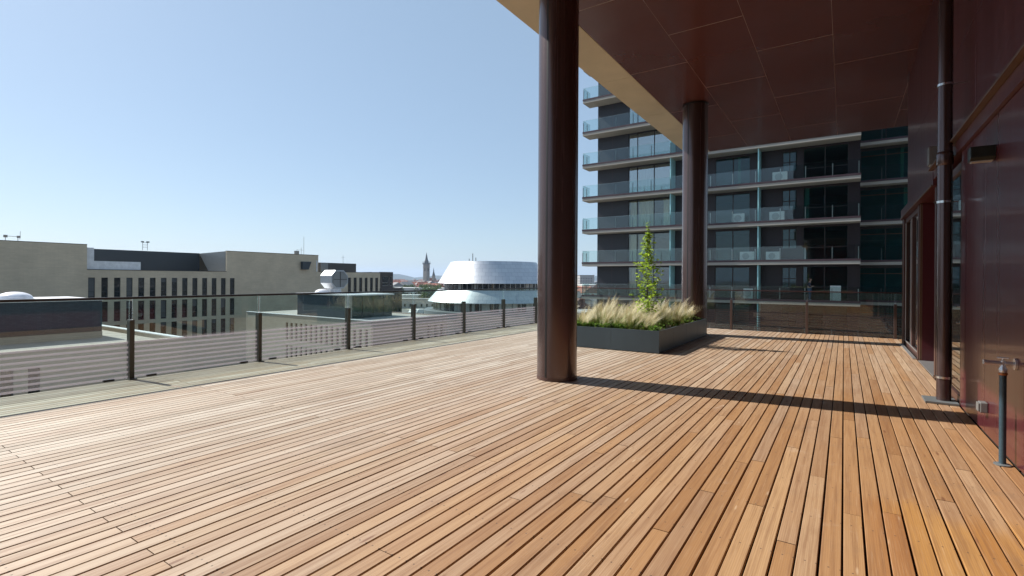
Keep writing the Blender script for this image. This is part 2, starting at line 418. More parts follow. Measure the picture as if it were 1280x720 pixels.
# ------------------------------------------------------------------ ground, town floor, hills
ZG = -16.0
g = MB(); g.add([(-9000,-9000,ZG),(9000,-9000,ZG),(9000,9000,ZG),(-9000,9000,ZG)], [(0,1,2,3)])
tag(g.build('ground', M['asphalt']), kind='structure')
pl = MB(); pl.prism([(-205,200),(-150,185),(-88,258),(-118,330),(-185,300)], ZG+.004, ZG+.05)
tag(pl.build('plaza', M['sand']), kind='structure')
def hills():
    mb = MB(); n = 150; rows = 9
    a0, a1 = rad(60), rad(178)
    vs = []
    for j in range(rows):
        t = j/(rows-1)
        d = 4600 + 2600*t
        for i in range(n+1):
            a = a0 + (a1-a0)*i/n
            s = a*57.3
            ridge = 70 + 34*math.sin(s*.31+1.0) + 18*math.sin(s*.83+.4) + 9*math.sin(s*1.9) + 5*math.sin(s*4.1)
            prof = math.sin(math.pi*min(1, t*1.0))**.8
            z = ZG - 3 + max(12, ridge+14)*prof*(.85 + .15*math.sin(s*.6 + j))
            vs.append((d*math.cos(a), d*math.sin(a), z))
    fs = [(j*(n+1)+i, j*(n+1)+i+1, (j+1)*(n+1)+i+1, (j+1)*(n+1)+i) for j in range(rows-1) for i in range(n)]
    mb.add(vs, fs); tag(mb.build('hills', M['hill'], smooth=True), kind='structure')
hills()

# ------------------------------------------------------------------ the terrace deck
JR = random.Random(77)
def deck():
    mb = MB(); gap = .0105; ch = .003; zt = 0.0; zb = -.026
    k0 = math.floor(-8.62/PITCH); k1 = math.ceil(1.2/PITCH)
    def board(x0, x1, y0, y1):
        y0 += .003; y1 -= .003; j = JR.uniform(-.0012,.0012); x0 += j; x1 += j + JR.uniform(-.001,.001)
        zt = JR.uniform(-.0012,.0006)
        vs = []
        for y in (y0, y1):
            vs += [(x0,y,zb),(x0,y,zt-ch),(x0+ch,y,zt),(x1-ch,y,zt),(x1,y,zt-ch),(x1,y,zb)]
        fs = [(0,1,2,3,4,5),(11,10,9,8,7,6)] + [(i,i+6,i+7,i+1) for i in range(5)] + [(5,11,6,0)]
        mb.add(vs, fs)
    for k in range(k0, k1 + 22):
        x0 = k*PITCH - PITCH_OFF + gap/2; x1 = x0 + PITCH - gap
        ya, yb = -6.0, 16.38
        if x0 > 1.13: ya = 15.06            # beyond the end of the wall
        elif x1 > 1.150: x1 = 1.160         # last board, cut along the wall
        r = random.Random(k*13+5)
        cuts = []
        if x0 < -2.3:
            if k % 2 == 0: cuts += [1.18, 5.35, 9.6, 13.7]
            else: cuts += [-1.0, 3.33, 7.4, 11.5]
        else:
            y = ya + r.uniform(.5, 4.0)
            while y < yb:
                cuts.append(y); y += r.choice([3.0, 3.9, 4.2, 2.6])
        cuts = [c for c in cuts if ya + .3 < c < yb - .3]
        e = [ya] + sorted(cuts) + [yb]
        for a, b in zip(e, e[1:]): board(x0, x1, a, b)
    o = mb.build('terrace_deck', M['deck']); tag(o, kind='structure')
    u = MB().box(-8.62, 3.4, -6.0, 16.36, -.09, -.032)
    tag(u.build('deck_base', M['dark_under']), kind='structure')
deck()

# ------------------------------------------------------------------ the building the terrace belongs to
bld = thing('terrace_building', 'wine red metal clad building with high brown soffit over the wooden terrace', 'building', (1.2, 8, 0))
YE = 15.02                                    # end of the wall
ZS = 6.30                                     # soffit height
MB().box(-8.85, 14, -6.2, 16.45, -16, -.095).build('podium', M['beam'], bld)
# lower wall by the camera: flat sheets on a dark backing
w = MB()
ys = [-6.0]
y = 7.93
edges = [7.93, 6.71, 4.27, 1.83, -.61, -3.05, -6.0]
for a, b in zip(edges, edges[1:]):
    w.box(1.165, 1.20, b+.004, a-.004, .012, 3.04)
w.build('wall', M['wall'], bld, bevel=.002)
MB().box(1.20, 1.5, -6.0, 7.93, 0.0, 3.04).build('wall_backing', M['joint_dark'], bld)
# stepped ledge over the lower wall
MB().box(1.128, 1.30, -6.0, 10.0, 3.045, 3.195).build('ledge', M['wall_up'], bld, bevel=.002)
MB().box(1.072, 1.30, -6.0, 10.0, 3.198, 3.222).build('drip_edge', M['frame_edge'], bld)
# upper wall sheets
w = MB()
e = [YE, 12.58, 10.14, 7.70, 5.26, 2.82, .38, -2.06, -6.0]
for a, b in zip(e, e[1:]):
    w.box(1.245, 1.28, b+.004, a-.004, 3.226, 4.55); w.box(1.245, 1.28, b+.004, a-.004, 4.558, ZS)
w.build('upper_wall', M['wall_up'], bld, bevel=.002)
MB().box(1.28, 14, -6.0, YE, 3.10, ZS-.02).build('upper_wall_backing', M['joint_dark'], bld)
MB().box(1.5, 14, -6.0, 10.0, -.05, 3.09).build('lower_wall_core', M['joint_dark'], bld)
MB().box(2.2, 14, 10.0, YE, -.05, 3.09).build('niche_core', M['joint_dark'], bld)
# soffit sheets, staggered joints
s = MB()
xs = [-4.20, -2.90, -1.55, -.205, 1.27, 2.7, 4.2]
offs = [8.10, 9.86, 11.56, 13.20, 8.1, 9.86]
for (xa, xb), off in zip(zip(xs, xs[1:]), offs):
    st = 3.2; ya = -8.0
    cuts = [off + st*i for i in range(-6, 4)]
    cuts = [c for c in cuts if ya + .2 < c < 19.4]
    ee = [ya] + cuts + [19.62]
    for a, b in zip(ee, ee[1:]):
        xq = min(xb, 4.2)
        s.box(xa+.003, xq-.003, a+.010, b-.010, ZS, ZS+.002)
s.build('soffit', M['soffit'], bld)
MB().box(-4.20, 4.2, -8.0, 19.62, ZS+.003, ZS+.10).build('soffit_backing', M['joint'], bld)
b = MB()
by = [-8.0, -3.4, -.4, 2.6, 5.6, 8.6, 11.4, 14.4, 17.4, 19.66]
for a, c in zip(by, by[1:]): b.box(-5.02, -4.206, a+.004, c-.004, ZS-.004, ZS+1.1)
b.build('edge_beam', M['beam'], bld, bevel=.006)
MB().box(-4.9, 14, -8.0, 19.6, ZS+.12, 30).build('upper_storeys', M['tower_wall'], bld)
rw = MB()  # unseen wall added behind the camera to darken the column's reflections
for i in range(5): rw.box(-5.0+1.24*i+.004, -5.0+1.24*(i+1)-.004, -6.2, -6.165, .02, ZS-.01)
rw.build('unseen_rear_wall', M['wall'], bld)
MB().box(-5.0, 1.5, -6.5, -6.2, -.05, ZS-.01).build('unseen_rear_wall_backing', M['joint_dark'], bld)
# far glazed door (sliding) between the end of the wall and the niche
MB().box(1.16, 1.30, 14.80, 15.02, 0, 2.95).build('door_jamb', M['frame'], bld, bevel=.004)
MB().box(1.17, 1.32, 12.12, 12.26, 0, 2.95).build('door_jamb', M['frame'], bld, bevel=.004)
MB().box(1.150, 1.159, 14.985, 15.02, 0, 2.95).build('jamb_trim', M['frame_edge'], bld)
dr = MB().box(1.20, 1.28, 12.26, 14.80, .0, .11).box(1.20, 1.28, 12.26, 14.80, 2.85, 2.95).box(1.20,1.28,13.50,13.60,.11,2.85).box(1.20,1.28,12.26,12.35,.11,2.85).box(1.20,1.28,14.71,14.80,.11,2.85)
dr = dr.build('sliding_door', M['frame'], bld, bevel=.003)
MB().box(1.185,1.20,12.30,14.75,.11,.13).box(1.185,1.20,14.68,14.71,.13,2.83).box(1.185,1.20,13.60,13.63,.13,2.83).box(1.185,1.2,12.35,12.37,.13,2.83).build('seal', M['alu'], dr)
MB().box(1.235,1.25,12.35,13.50,.11,2.85).box(1.235,1.25,13.60,14.71,.11,2.85).build('pane', M['glass_teal'], dr)
MB().box(1.10, 1.158, 12.2, 14.9, .004, .022).build('threshold', M['alu'], bld)
# niche with its own glazed entrance
MB().box(1.22, 2.2, 12.02, 12.115, 0, 2.95).build('niche_side', M['wall'], bld)
MB().box(1.185, 1.225, 12.035, 12.11, 0.0, 2.95).build('niche_trim', M['frame_edge'], bld)
MB().box(1.165, 2.15, 10.10, 12.00, .002, .016).build('niche_threshold', M['alu'], bld)
nd = MB().box(2.12,2.19,10.1,12.02,0,.1).box(2.12,2.19,10.1,12.02,2.85,2.95).box(2.12,2.19,10.1,10.2,.1,2.85).box(2.12,2.19,11.9,12.02,.1,2.85).build('entrance_door', M['frame'], bld)
MB().box(2.15,2.165,10.2,11.9,.1,2.85).build('pane', M['glass_teal'], nd)
MB().box(1.165, 2.1, 9.93, 10.06, 0, 2.95).build('niche_jamb', M['frame'], bld, bevel=.004)
MB().box(1.12, 2.2, 9.9, YE, 2.955, 3.165).build('header', M['wall_up'], bld, bevel=.003)
MB().box(1.10, 1.118, 9.9, YE, 2.950, 2.972).build('header_trim', M['frame_edge'], bld)
# glazed leaf with handles beside the downpipe
gd = MB().box(1.175,1.235,7.94,8.05,.0,2.95).box(1.175,1.235,9.83,9.925,.0,2.95).box(1.175,1.235,8.05,9.83,0,.10).box(1.175,1.235,8.05,9.83,2.85,2.95).box(1.175,1.235,8.93,9.02,.1,2.85).build('glass_door', M['frame'], bld, bevel=.003)
MB().box(1.20,1.215,8.05,8.93,.1,2.85).box(1.20,1.215,9.02,9.83,.1,2.85).build('pane', M['glass_teal'], gd)
for zz in (1.17, .96):
    MB().tube([(1.175,8.66,zz),(1.10,8.66,zz),(1.10,8.80,zz)], .011, 8).build('handle', M['steel'], gd, smooth=True)
MB().box(1.235, 1.9, 7.93, 7.96, 0, 3.0).build('door_return', M['frame'], bld)

# wall mounted things
lm = thing('wall_lamp', 'square dark green wall lamp on the red wall above the water standpipe', 'wall lamp', (1.165, 6.36, 2.63))
MB().ext([(6.30,2.66),(6.30,2.765),(6.43,2.765),(6.43,2.635),(6.325,2.635)], 'x', .985, 1.164).build('housing', M['lampbox'], lm, bevel=.005)
MB().box(1.00, 1.15, 6.335, 6.42, 2.626, 2.634).build('diffuser', M['diffuser'], lm)
l2 = thing('wall_lamp', 'small pale wall lamp half hidden behind the upper downpipe', 'wall lamp', (1.24, 10.25, 3.45))
MB().box(1.10, 1.244, 10.18, 10.38, 3.34, 3.62).build('housing', M['socket'], l2, bevel=.01)
MB().box(1.12, 1.23, 10.2, 10.36, 3.325, 3.338).build('diffuser', M['diffuser'], l2)
so = thing('power_socket', 'small grey outdoor socket low on the red wall left of the standpipe', 'socket', (1.165, 6.60, .275))
MB().box(1.105, 1.164, 6.55, 6.66, .225, .325).build('box', M['socket'], so, bevel=.008)
MB().box(1.092, 1.1045, 6.555, 6.655, .235, .315).build('flap', M['socket'], so, bevel=.003)

# downpipe
dp = thing('downpipe', 'tall brown round downpipe with steel brackets running up the red wall', 'downpipe', (1.04, 8.1, 0))
px, py = 1.035, 8.12
MB().lathe([(.073,.02),(.073,2.995)], px, py, 28).build('lower_pipe', M['column'], dp, smooth=True)
MB().lathe([(.073,3.06),(.073,ZS-.002)], px, py, 28).build('upper_pipe', M['column'], dp, smooth=True)
MB().lathe([(.074,2.93),(.084,2.95),(.084,3.06),(.079,3.09),(.073,3.10)], px, py, 28).build('socket_joint', M['column'], dp, smooth=True)
for zz in (.31, 2.48, 3.93):
    br = MB().lathe([(.0735,zz-.014),(.082,zz-.014),(.082,zz+.014),(.0735,zz+.014)], px, py, 28)
    br.box(px+.074, 1.165 if zz<3 else 1.245, py-.006, py+.006, zz-.006, zz+.006); br.box(px-.10, px-.081, py-.01, py+.012, zz-.011, zz+.011)
    br.build('bracket', M['steel'], dp, smooth=True)
MB().box(.84, 1.16, 7.94, 8.30, .003, .028).build('base_plate', M['grey_metal'], dp, bevel=.003)

# standpipe with tap
st = thing('water_standpipe', 'blue grey standpipe with chrome tap standing on the deck against the wall', 'tap', (1.085, 5.62, 0))
MB().lathe([(.023,.006),(.023,.735)], 1.085, 5.62, 20).build('pipe', M['teal_pipe'], st, smooth=True)
MB().lathe([(.055,.002),(.055,.010),(.030,.014)], 1.085, 5.62, 20).build('foot_flange', M['grey_metal'], st, smooth=True)
MB().lathe([(.026,.735),(.029,.742),(.029,.752),(.026,.758)], 1.085, 5.62, 20).build('copper_ring', M['rust'], st, smooth=True)
tp = MB().lathe([(.024,.758),(.027,.785),(.019,.80),(.019,.85)], 1.085, 5.62, 20)
tp.tube([(1.163,5.62,.83),(1.085,5.62,.83),(1.04,5.615,.832),(.985,5.60,.835)], [.017,.019,.018,.016], 14)
tp.tube([(.985,5.60,.835),(.962,5.596,.836)], .020, 14)
tp.build('tap', M['chrome'], st, smooth=True)
MB().tube([(1.150,5.62,.83),(1.164,5.62,.83)], .048, 24).build('wall_flange', M['chrome'], st, smooth=True)
MB().tube([(1.085,5.62,.845),(1.085,5.62,.872)], .008, 10).tube([(1.052,5.632,.874),(1.118,5.608,.874)], .008, 10).build('tap_lever', M['chrome'], st, smooth=True)

# ------------------------------------------------------------------ columns
def column(cx, cy, r, label):
    c = thing('column', label, 'column', (cx, cy, 0), 'columns under the soffit')
    a = math.atan2(-cy, -cx) - rad(33)         # seam turned to the left of the camera side
    seg = 48
    MB().lathe([(r,.05),(r,ZS-.002)], cx, cy, seg).build('shaft', M['column'], c, smooth=True)
    MB().lathe([(r+.004,.001),(r+.004,.05)], cx, cy, seg).build('base_ring', M['frame'], c, smooth=True)
    MB().lathe([(r+.006, ZS-.05),(r+.006, ZS-.004)], cx, cy, seg).build('top_ring', M['seam'], c, smooth=True)
    for q in (a, a + math.pi):
        m = MB(); ww = .015/r
        m.lathe([(r+.0015,.051),(r+.0015,ZS-.05)], cx, cy, 2, a0=q-ww, a1=q+ww, cap=False)
        m.build('seam', M['seam'], c)
    return c
column(-3.605, 6.66, .300, 'nearest round brown column, running out of the top of the photo')
column(-3.42, 14.19, .330, 'farther round brown column standing behind the planter')

# ------------------------------------------------------------------ glass balustrades
XR = -8.67
lr = thing('glass_balustrade', 'long glass balustrade with black posts along the left edge of the deck', 'balustrade', (XR, 6, 0))
posts = [2.99 + 1.915*i for i in range(-4, 7)]
for yp in posts:
    p = MB().box(XR-.055, XR+.055, yp-.030, yp+.030, .0, .865)
    p.box(XR+.055, XR+.060, yp-.012, yp+.012, .82, .845)
    p.build('post', M['post_dark'], lr, bevel=.003)
    MB().box(XR-.075, XR+.10, yp-.05, yp+.05, .0, .012).build('post_foot', M['post_dark'], lr)
for ya, yb in zip(posts, posts[1:] + [16.27]):
    y0, y1 = ya + .022, yb - .022
    if yb == 16.27: y1 = 16.20
    gp = MB().box(XR-.012, XR+.004, y0, y1, .022, 1.165, 0)
    gp.build('glass_panel', M['glass_rail'], lr)
    for yy in (y0, y1):
        MB().box(XR-.013, XR+.005, yy-.004 if yy==y0 else yy+.0005, yy-.0005 if yy==y0 else yy+.004, .022, 1.165).build('glass_edge', M['glass_edge'], lr)
    for yy in (y0+.24, y1-.24):
        MB().box(XR-.03, XR+.026, yy-.062, yy+.062, .006, .034).build('clamp', M['rail'], lr)
MB().box(XR-.03, XR+.022, posts[0], 16.29, 1.167, 1.200).build('handrail', M['rail'], lr, bevel=.005)
YR = 16.27
rr = thing('glass_balustrade', 'glass balustrade with brown posts across the far end of the deck', 'balustrade', (-3, YR, 0))
pxs = [1.11 - 1.972*i for i in range(-1, 6)][::-1]
for xp in pxs[1:] if False else pxs:
    if xp < XR + .3: continue
    MB().box(xp-.030, xp+.030, YR-.055, YR+.055, 0, .895).build('post', M['post_brown'], rr, bevel=.003)
    MB().box(xp-.05, xp+.05, YR-.10, YR+.075, 0, .012).build('post_foot', M['post_brown'], rr)
allx = [XR] + [x for x in pxs if x > XR + .3]
for xa, xb in zip(allx, allx[1:]):
    x0, x1 = xa + .022, xb - .022
    MB().box(x0, x1, YR-.004, YR+.012, .022, 1.165).build('glass_panel', M['glass_rail_far'], rr)
    for xx in (x0, x1):
        MB().box(xx-.004 if xx==x0 else xx+.0005, xx-.0005 if xx==x0 else xx+.004, YR-.005, YR+.013, .022, 1.165).build('glass_edge', M['glass_edge'], rr)
    for xx in (x0+.24, x1-.24):
        MB().box(xx-.062, xx+.062, YR-.026, YR+.03, .006, .034).build('clamp', M['rail'], rr)
MB().box(XR+.024, 3.1, YR-.019, YR+.025, 1.170, 1.200).build('handrail', M['rail_brown'], rr, bevel=.005)

# ------------------------------------------------------------------ planter, grasses, sapling
P0, P1, P2, P3 = (-5.75, 9.96), (-3.09, 10.0), (-3.05, 13.98), (-5.70, 13.95)
pt = thing('planter', 'low anthracite metal planter box full of feather grass', 'planter', (-4.4, 12, 0))
HP = .46
def slabside(mb, A, B, th, z0, z1, cuts):
    A = Vector((*A, 0)); B = Vector((*B, 0)); d = (B-A); L = d.length; d /= L
    n = Vector((-d.y, d.x, 0))
    ed = [0] + cuts + [L]
    for a, b in zip(ed, ed[1:]):
        q = [A+d*(a+.0015), A+d*(b-.0015), A+d*(b-.0015)+n*th, A+d*(a+.0015)+n*th]
        mb.prism([(v.x, v.y) for v in q], z0, z1)
for A, B, cuts in ((P0,P1,[.66,1.64]), (P1,P2,[1.0,2.0,3.0]), (P2,P3,[1.3]), (P3,P0,[1.0,2.0,3.0])):
    m = MB(); slabside(m, A, B, .035, .012, HP, cuts)
    m.build('side_panel', M['planter'], pt)
MB().prism([(-5.70,10.0),(-3.13,10.04),(-3.09,13.94),(-5.66,13.9)], .05, HP-.07).build('soil', M['soil'], pt)

def grass():
    mb = MB(); tv = []; pv = []
    r = random.Random(3)
    def blade(bx, by, az, h, lean, w, zb, wind):
        ca, sa = math.cos(az), math.sin(az)
        px_, py_ = -sa, ca
        n = 5; base = len(mb.v); vs = []
        for i in range(n):
            t = i/(n-1)
            out = lean*(t**1.7)*h
            z = zb + h*t*(1-.28*lean*t)
            x = bx + ca*out + wind*h*t*t; y = by + sa*out + .03*h*t*t     # breeze from the left
            ww = w*(1-.75*t)
            vs += [(x-px_*ww, y-py_*ww, z), (x+px_*ww, y+py_*ww, z)]; tv.extend([t, t])
        mb.add(vs, [(2*i,2*i+1,2*i+3,2*i+2) for i in range(n-1)])
    tufts = []
    tries = 0
    while len(tufts) < 58 and tries < 4000:
        tries += 1
        x = r.uniform(-5.6,-3.22); y = r.uniform(10.12,13.8)
        if (x+3.85)**2 + (y-11.5)**2 < .03: continue
        if all((x-a)**2+(y-b)**2 > .27**2 for a,b in tufts): tufts.append((x,y))
    for x, y in tufts:
        hh = r.uniform(.42,.70); nb = int(r.uniform(140,230)); lx = r.uniform(-.1,.3)
        for i in range(r.randint(13,19)):
            az = r.uniform(0, 2*math.pi); q = r.random()
            ph = hh*r.uniform(.6,1.2)*(1-.25*q); ln = .10+.85*q; wi = .10+lx+r.uniform(-.08,.16); tone = r.random()
            ox, oy = r.gauss(0,.05), r.gauss(0,.05)
            for j in range(17):
                n0 = len(mb.v)
                blade(x+ox+r.gauss(0,.012), y+oy+r.gauss(0,.012), az+r.gauss(0,.13), ph*r.uniform(.72,1.06), ln*r.uniform(.85,1.15), r.uniform(.0018,.0036), HP-.08, wi)
                pv.extend([tone]*(len(mb.v)-n0))
    mb.att['t'] = tv; mb.att['tone'] = pv
    tag(mb.build('feather_grass', M['straw']), kind='stuff')
    mb = MB()
    for i in range(5200):
        if r.random() < .5:
            x = r.uniform(-5.65,-3.16)
            y = 10.08 + abs(r.gauss(0,.16))
        else:
            x = r.uniform(-5.65,-3.16); y = r.uniform(10.08, 13.86)
        if math.sin(x*6.1+1)+math.sin(y*5.3+x*3) < -.5: continue
        z = HP-.07 + r.uniform(0,.13); a = r.uniform(0,6.28); L = r.uniform(.03,.085); W = L*.34; up = r.uniform(.1,.9)
        d = Vector((math.cos(a), math.sin(a), up)).normalized(); sd = d.cross(Vector((0,0,1))).normalized()
        p = Vector((x,y,z))
        mb.add([p, p+d*L*.5+sd*W, p+d*L, p+d*L*.5-sd*W], [(0,1,2,3)])
    tag(mb.build('ground_cover', M['herb']), kind='stuff')
grass()

def sapling():
    r = random.Random(11)
    o = thing('sapling', 'slender young tree with bright green leaves growing from the planter', 'tree', (-3.83, 11.5, .39))
    tr = MB(); base = Vector((-3.83,11.5,.39)); H = 2.42
    spine = [base + Vector((.012*math.sin(i*1.7), .012*math.cos(i*1.3), H*i/9)) for i in range(10)]
    tr.tube(spine, [.014*(1-.85*i/9)+.0015 for i in range(10)], 8)
    lf = MB()
    def leaf(p, L):
        a = r.uniform(0,6.28); d = Vector((math.cos(a), math.sin(a), r.uniform(-.5,.5))).normalized()
        u = Vector((r.gauss(0,.5), r.gauss(0,.5), 1)).normalized()
        sd = d.cross(u).normalized(); W = L*.36
        lf.add([p, p+d*L*.35+sd*W-u*.004, p+d*L*.75+sd*W*.7-u*.006, p+d*L-u*.012, p+d*L*.75-sd*W*.7-u*.006, p+d*L*.35-sd*W-u*.004],
               [(0,1,2,3,4,5)])
    prof = [(.10,.33),(.2,.36),(.32,.36),(.45,.31),(.58,.25),(.7,.18),(.8,.13),(.9,.075),(1.0,.03)]
    def rad_at(t):
        for (a,b),(c,d) in zip(prof, prof[1:]):
            if a <= t <= c: return b + (d-b)*(t-a)/(c-a)
        return prof[0][1]
    for i in range(66):
        t = .08 + .9*(i+r.random())/66
        R = rad_at(t)*r.choice([.45,.7,.9,1.0,1.15]); az = i*2.4 + r.uniform(-.4,.4)
        p0 = base + Vector((0,0,H*t*.93)); rise = R*r.uniform(.7,1.5)
        pts = [p0]
        for k in range(1,6):
            q = k/5
            pts.append(p0 + Vector((math.cos(az)*R*q, math.sin(az)*R*q, rise*q**1.4)) + Vector((r.gauss(0,.006),r.gauss(0,.006),0)))
        tr.tube(pts, [.004*(1-.8*k/5)+.0007 for k in range(6)], 5)
        nl = int(8 + 38*R)
        for k in range(nl):
            q = r.uniform(.2,1.05)
            j = min(4, int(q*5)); f = q*5-j
            p = pts[j].lerp(pts[j+1], min(1,f)) + Vector((r.gauss(0,.016), r.gauss(0,.016), r.gauss(0,.016)))
            leaf(p, r.uniform(.05,.092))
    for i in range(90):
        p = base + Vector((r.gauss(0,.02), r.gauss(0,.02), H*r.uniform(.7,1.02))); leaf(p, r.uniform(.04,.07))
    for i in range(130):                       # bushy shoots at the foot
        a = r.uniform(0,6.28); q = r.random()**.6*.34
        p = base + Vector((math.cos(a)*q, math.sin(a)*q, r.uniform(.26,.66))); leaf(p, r.uniform(.04,.08))
    tr.build('trunk', M['bark'], o, smooth=True)
    lf.build('crown', M['leaf'], o)
    # a low side shoot reaching left over the grass
    sh = MB(); lf2 = MB()
    pts = [base+Vector((0,0,.30)), base+Vector((-.3,-.05,.42)), base+Vector((-.62,-.06,.50)), base+Vector((-.78,-.05,.49))]
    sh.tube(pts, [.004,.003,.002,.001], 5)
    lf = lf2
    for k in range(16):
        q = r.uniform(.3,3); j = min(2,int(q)); leaf(pts[j].lerp(pts[j+1], q-j), r.uniform(.03,.05))
    sh.build('shoot', M['bark'], o); lf2.build('shoot_leaves', M['leaf'], o)
sapling()

# ------------------------------------------------------------------ balcony tower
tw = thing('apartment_tower', 'dark apartment tower with pale balcony slabs and glass balconies behind the terrace', 'apartment building', (-9, 43, ZG))
FH = 3.0
KS = list(range(-5, 9))
YL, YLW = 41.95, 43.45        # left part: slab front, wall
YRt, YRW = 42.55, 44.0        # right part
YB, YBW = 46.0, 47.0          # recessed bay
XL0, XM, XRt = -20.15, -11.0, .95
LPOST = [-20.12, -18.55, -16.95, -15.37, -13.75, -12.12]
RPOST = [-10.7, -9.06, -7.40, -5.74, -4.04, -2.40, -.72, .84]
extra = MB()
rng = random.Random(5)
lw_t = None
for k in KS:
    z = FH*k
    sl = MB()
    sl.box(XL0, XM, YL, YLW, z-.32, z-.10); sl.box(XM, XRt, YRt, YRW, z-.32, z-.10)
    sl.box(XL0+.8, XM, YLW, 58, z-.318, z-.102); sl.box(XM, 9, YRW if False else YBW, 58, z-.318, z-.102)
    sl.box(XM, XRt, YRW, YBW, z-.318, z-.102)
    sl.build('floor_slab', M['slab'], tw)
    MB().box(XRt+.002, 9, YB, YBW, z-.32, z-.10).build('bay_slab', M['slab'], tw)
    c = MB()
    c.box(XL0-.02, XM, YL-.02, YL+.10, z-.098, z+.055); c.box(XL0-.02, XL0+.10, YL+.10, YLW, z-.098, z+.055)
    c.box(XM, XRt+.02, YRt-.02, YRt+.10, z-.098, z+.055); c.box(XRt+.022, 9, YB-.02, YB+.08, z-.098, z+.05)
    c.build('edge_channel', M['channel'], tw)
    MB().box(XL0+.1, XM, YL+.1, YLW, z-.099, z-.03).box(XM, XRt, YRt+.1, YRW, z-.099, z-.03).build('balcony_floor', M['gravel'], tw)
    # balustrades
    bl = MB()
    bl.box(XL0+.02, XM-.02, YL+.03, YL+.045, z+.055, z+1.06); bl.box(XL0+.03, XL0+.045, YL+.06, YLW-.02, z+.055, z+1.06)
    bl = bl.build('balcony_rail', M['glass_balc'], tw)
    br = MB().box(XM+.02, XRt-.02, YRt+.03, YRt+.045, z+.055, z+1.06).build('balcony_rail', M['glass_balc'], tw)
    bb = MB().box(XRt+.03, 9, YB+.03, YB+.045, z+.05, z+1.06).build('balcony_rail', M['glass_balc'], tw)
    MB().box(XL0+.02, XM-.02, YL+.025, YL+.05, z+1.062, z+1.085).box(XL0+.025, XL0+.05, YL+.052, YLW-.02, z+1.062, z+1.085).build('top_edge', M['glass_edge'], bl)
    for xp in LPOST:
        m = (MB() if 0 <= k <= 6 else extra); m.box(xp-.025, xp+.025, YL+.06, YL+.12, z+.056, z+.92)
        if m is not extra: m.build('post', M['grey_metal'], bl)
    for xp in RPOST[1:]:
        m = (MB() if 0 <= k <= 4 else extra); m.box(xp-.03, xp+.03, YRt+.06, YRt+.12, z+.056, z+.92)
        if m is not extra: m.build('post', M['tower_post'], br)
    m = (MB() if 0 <= k <= 6 else extra); m.box(XL0+.06, XL0+.11, YL+.72, YL+.77, z+.056, z+.92)
    if m is not extra: m.build('post', M['grey_metal'], bl)
    for xp in (2.3, 4.1):
        m = (MB() if 0 <= k <= 4 else extra); m.box(xp-.02, xp+.02, YB+.06, YB+.10, z+.05, z+.92)
        if m is not extra: m.build('post', M['grey_metal'], bb)
    # walls
    wl = MB(); zt = z + FH - .322
    wl.wall('x', YLW, YLW+.2, -19.3, XM, z-.10, zt, [(-16.30,-12.48,z+.04,zt-.06)], 0)
    wl.build('panel_wall', M['tower_panel'], tw)
    MB().box(-17.86, -17.83, YLW-.004, YLW+.01, z-.02, zt-.01).build('panel_joint', M['channel'], tw)
    MB().box(-19.3, -19.1, YLW+.2, 58, z-.10, zt).build('end_wall', M['tower_panel'], tw)
    wr = MB()
    wr.wall('x', YRW, YRW+.2, XM, XRt, z-.10, zt, [(-8.98,-6.31,z+.06,zt-.12),(-4.04,-3.02,z+.9,zt-.18),(-2.64,.24,z+.06,zt-.10)], 0)
    wr.box(XRt-.18, XRt, YRW+.2, YBW, z-.10, zt)
    wr.box(XM-.1, XM+.1, YLW+.2, YRW, z-.1, zt)
    wr.build('facade_wall', M['tower_wall'], tw)
    # rooms behind
    rm = MB(); rm.box(-19.1, 9, 50.0, 50.1, z-.10, zt)
    for xx in (-10.2, -5.2, .8): rm.box(xx, xx+.12, YBW+.25 if xx > 0 else 44.3, 50, z-.10, zt)
    rm.build('room_wall', M['room'], tw)
    # dividers
    MB().box(-12.18, -12.09, YL+.14, YLW-.03, z-.03, zt).build('divider', M['fin'], tw)
    MB().box(-5.60, -5.52, YRt+.14, YRW-.03, z-.03, zt).build('divider', M['fin'], tw)
# windows: one of each kind, copied floor by floor
def window_x(name, x0, x1, y, z0, z1, mull=(), trans=(), glass='glass_teal', curtain_and_reflection=None):
    f = MB(); t = .06; d0, d1 = y+.05, y+.13
    f.box(x0, x0+t, d0, d1, z0, z1); f.box(x1-t, x1, d0, d1, z0, z1)
    f.box(x0+t, x1-t, d0, d1, z0, z0+t); f.box(x0+t, x1-t, d0, d1, z1-t, z1)
    e = [x0+t] + [v for m in mull for v in (m-t*.6, m+t*.6)] + [x1-t]
    for m in mull: f.box(m-t*.6, m+t*.6, d0, d1, z0+t, z1-t)
    for zz in trans:
        for i in range(0, len(e), 2): f.box(e[i], e[i+1], d0+.004, d1-.004, zz-.03, zz+.03)
    o = f.build(name, M['winframe'], tw)
    for i in range(0, len(e), 2):
        MB().box(e[i], e[i+1], y+.085, y+.095, z0+t, z1-t).build('pane', M[glass], o)
    return o
zt = FH - .322
protos = [window_x('balcony_window', -16.30, -12.48, YLW, .04, zt-.06, (-15.48,-13.96), (), 'glass'),
          window_x('sliding_door', -8.98, -6.31, YRW, .06, zt-.12, (-7.6,), ()),
          window_x('window', -4.04, -3.02, YRW, .9, zt-.18, (-3.55,), (1.62,)),
          window_x('sliding_door', -2.64, .24, YRW, .06, zt-.10, (-1.22,), (1.0,))]
bay = MB()
for xx in (XRt+.01, 2.55, 4.05, 5.6, 7.2, 8.9): bay.box(xx, xx+.08, YBW, YBW+.12, -.09, zt)
bay.box(XRt+.09, 8.9, YBW+.004, YBW+.116, -.09, .0); bay.box(XRt+.09, 8.9, YBW+.004, YBW+.116, zt-.22, zt)
bay = bay.build('bay_window', M['winframe'], tw)
MB().box(XRt+.1, 8.9, YBW+.05, YBW+.06, .0, zt-.22).build('pane', M['glass_teal'], bay)
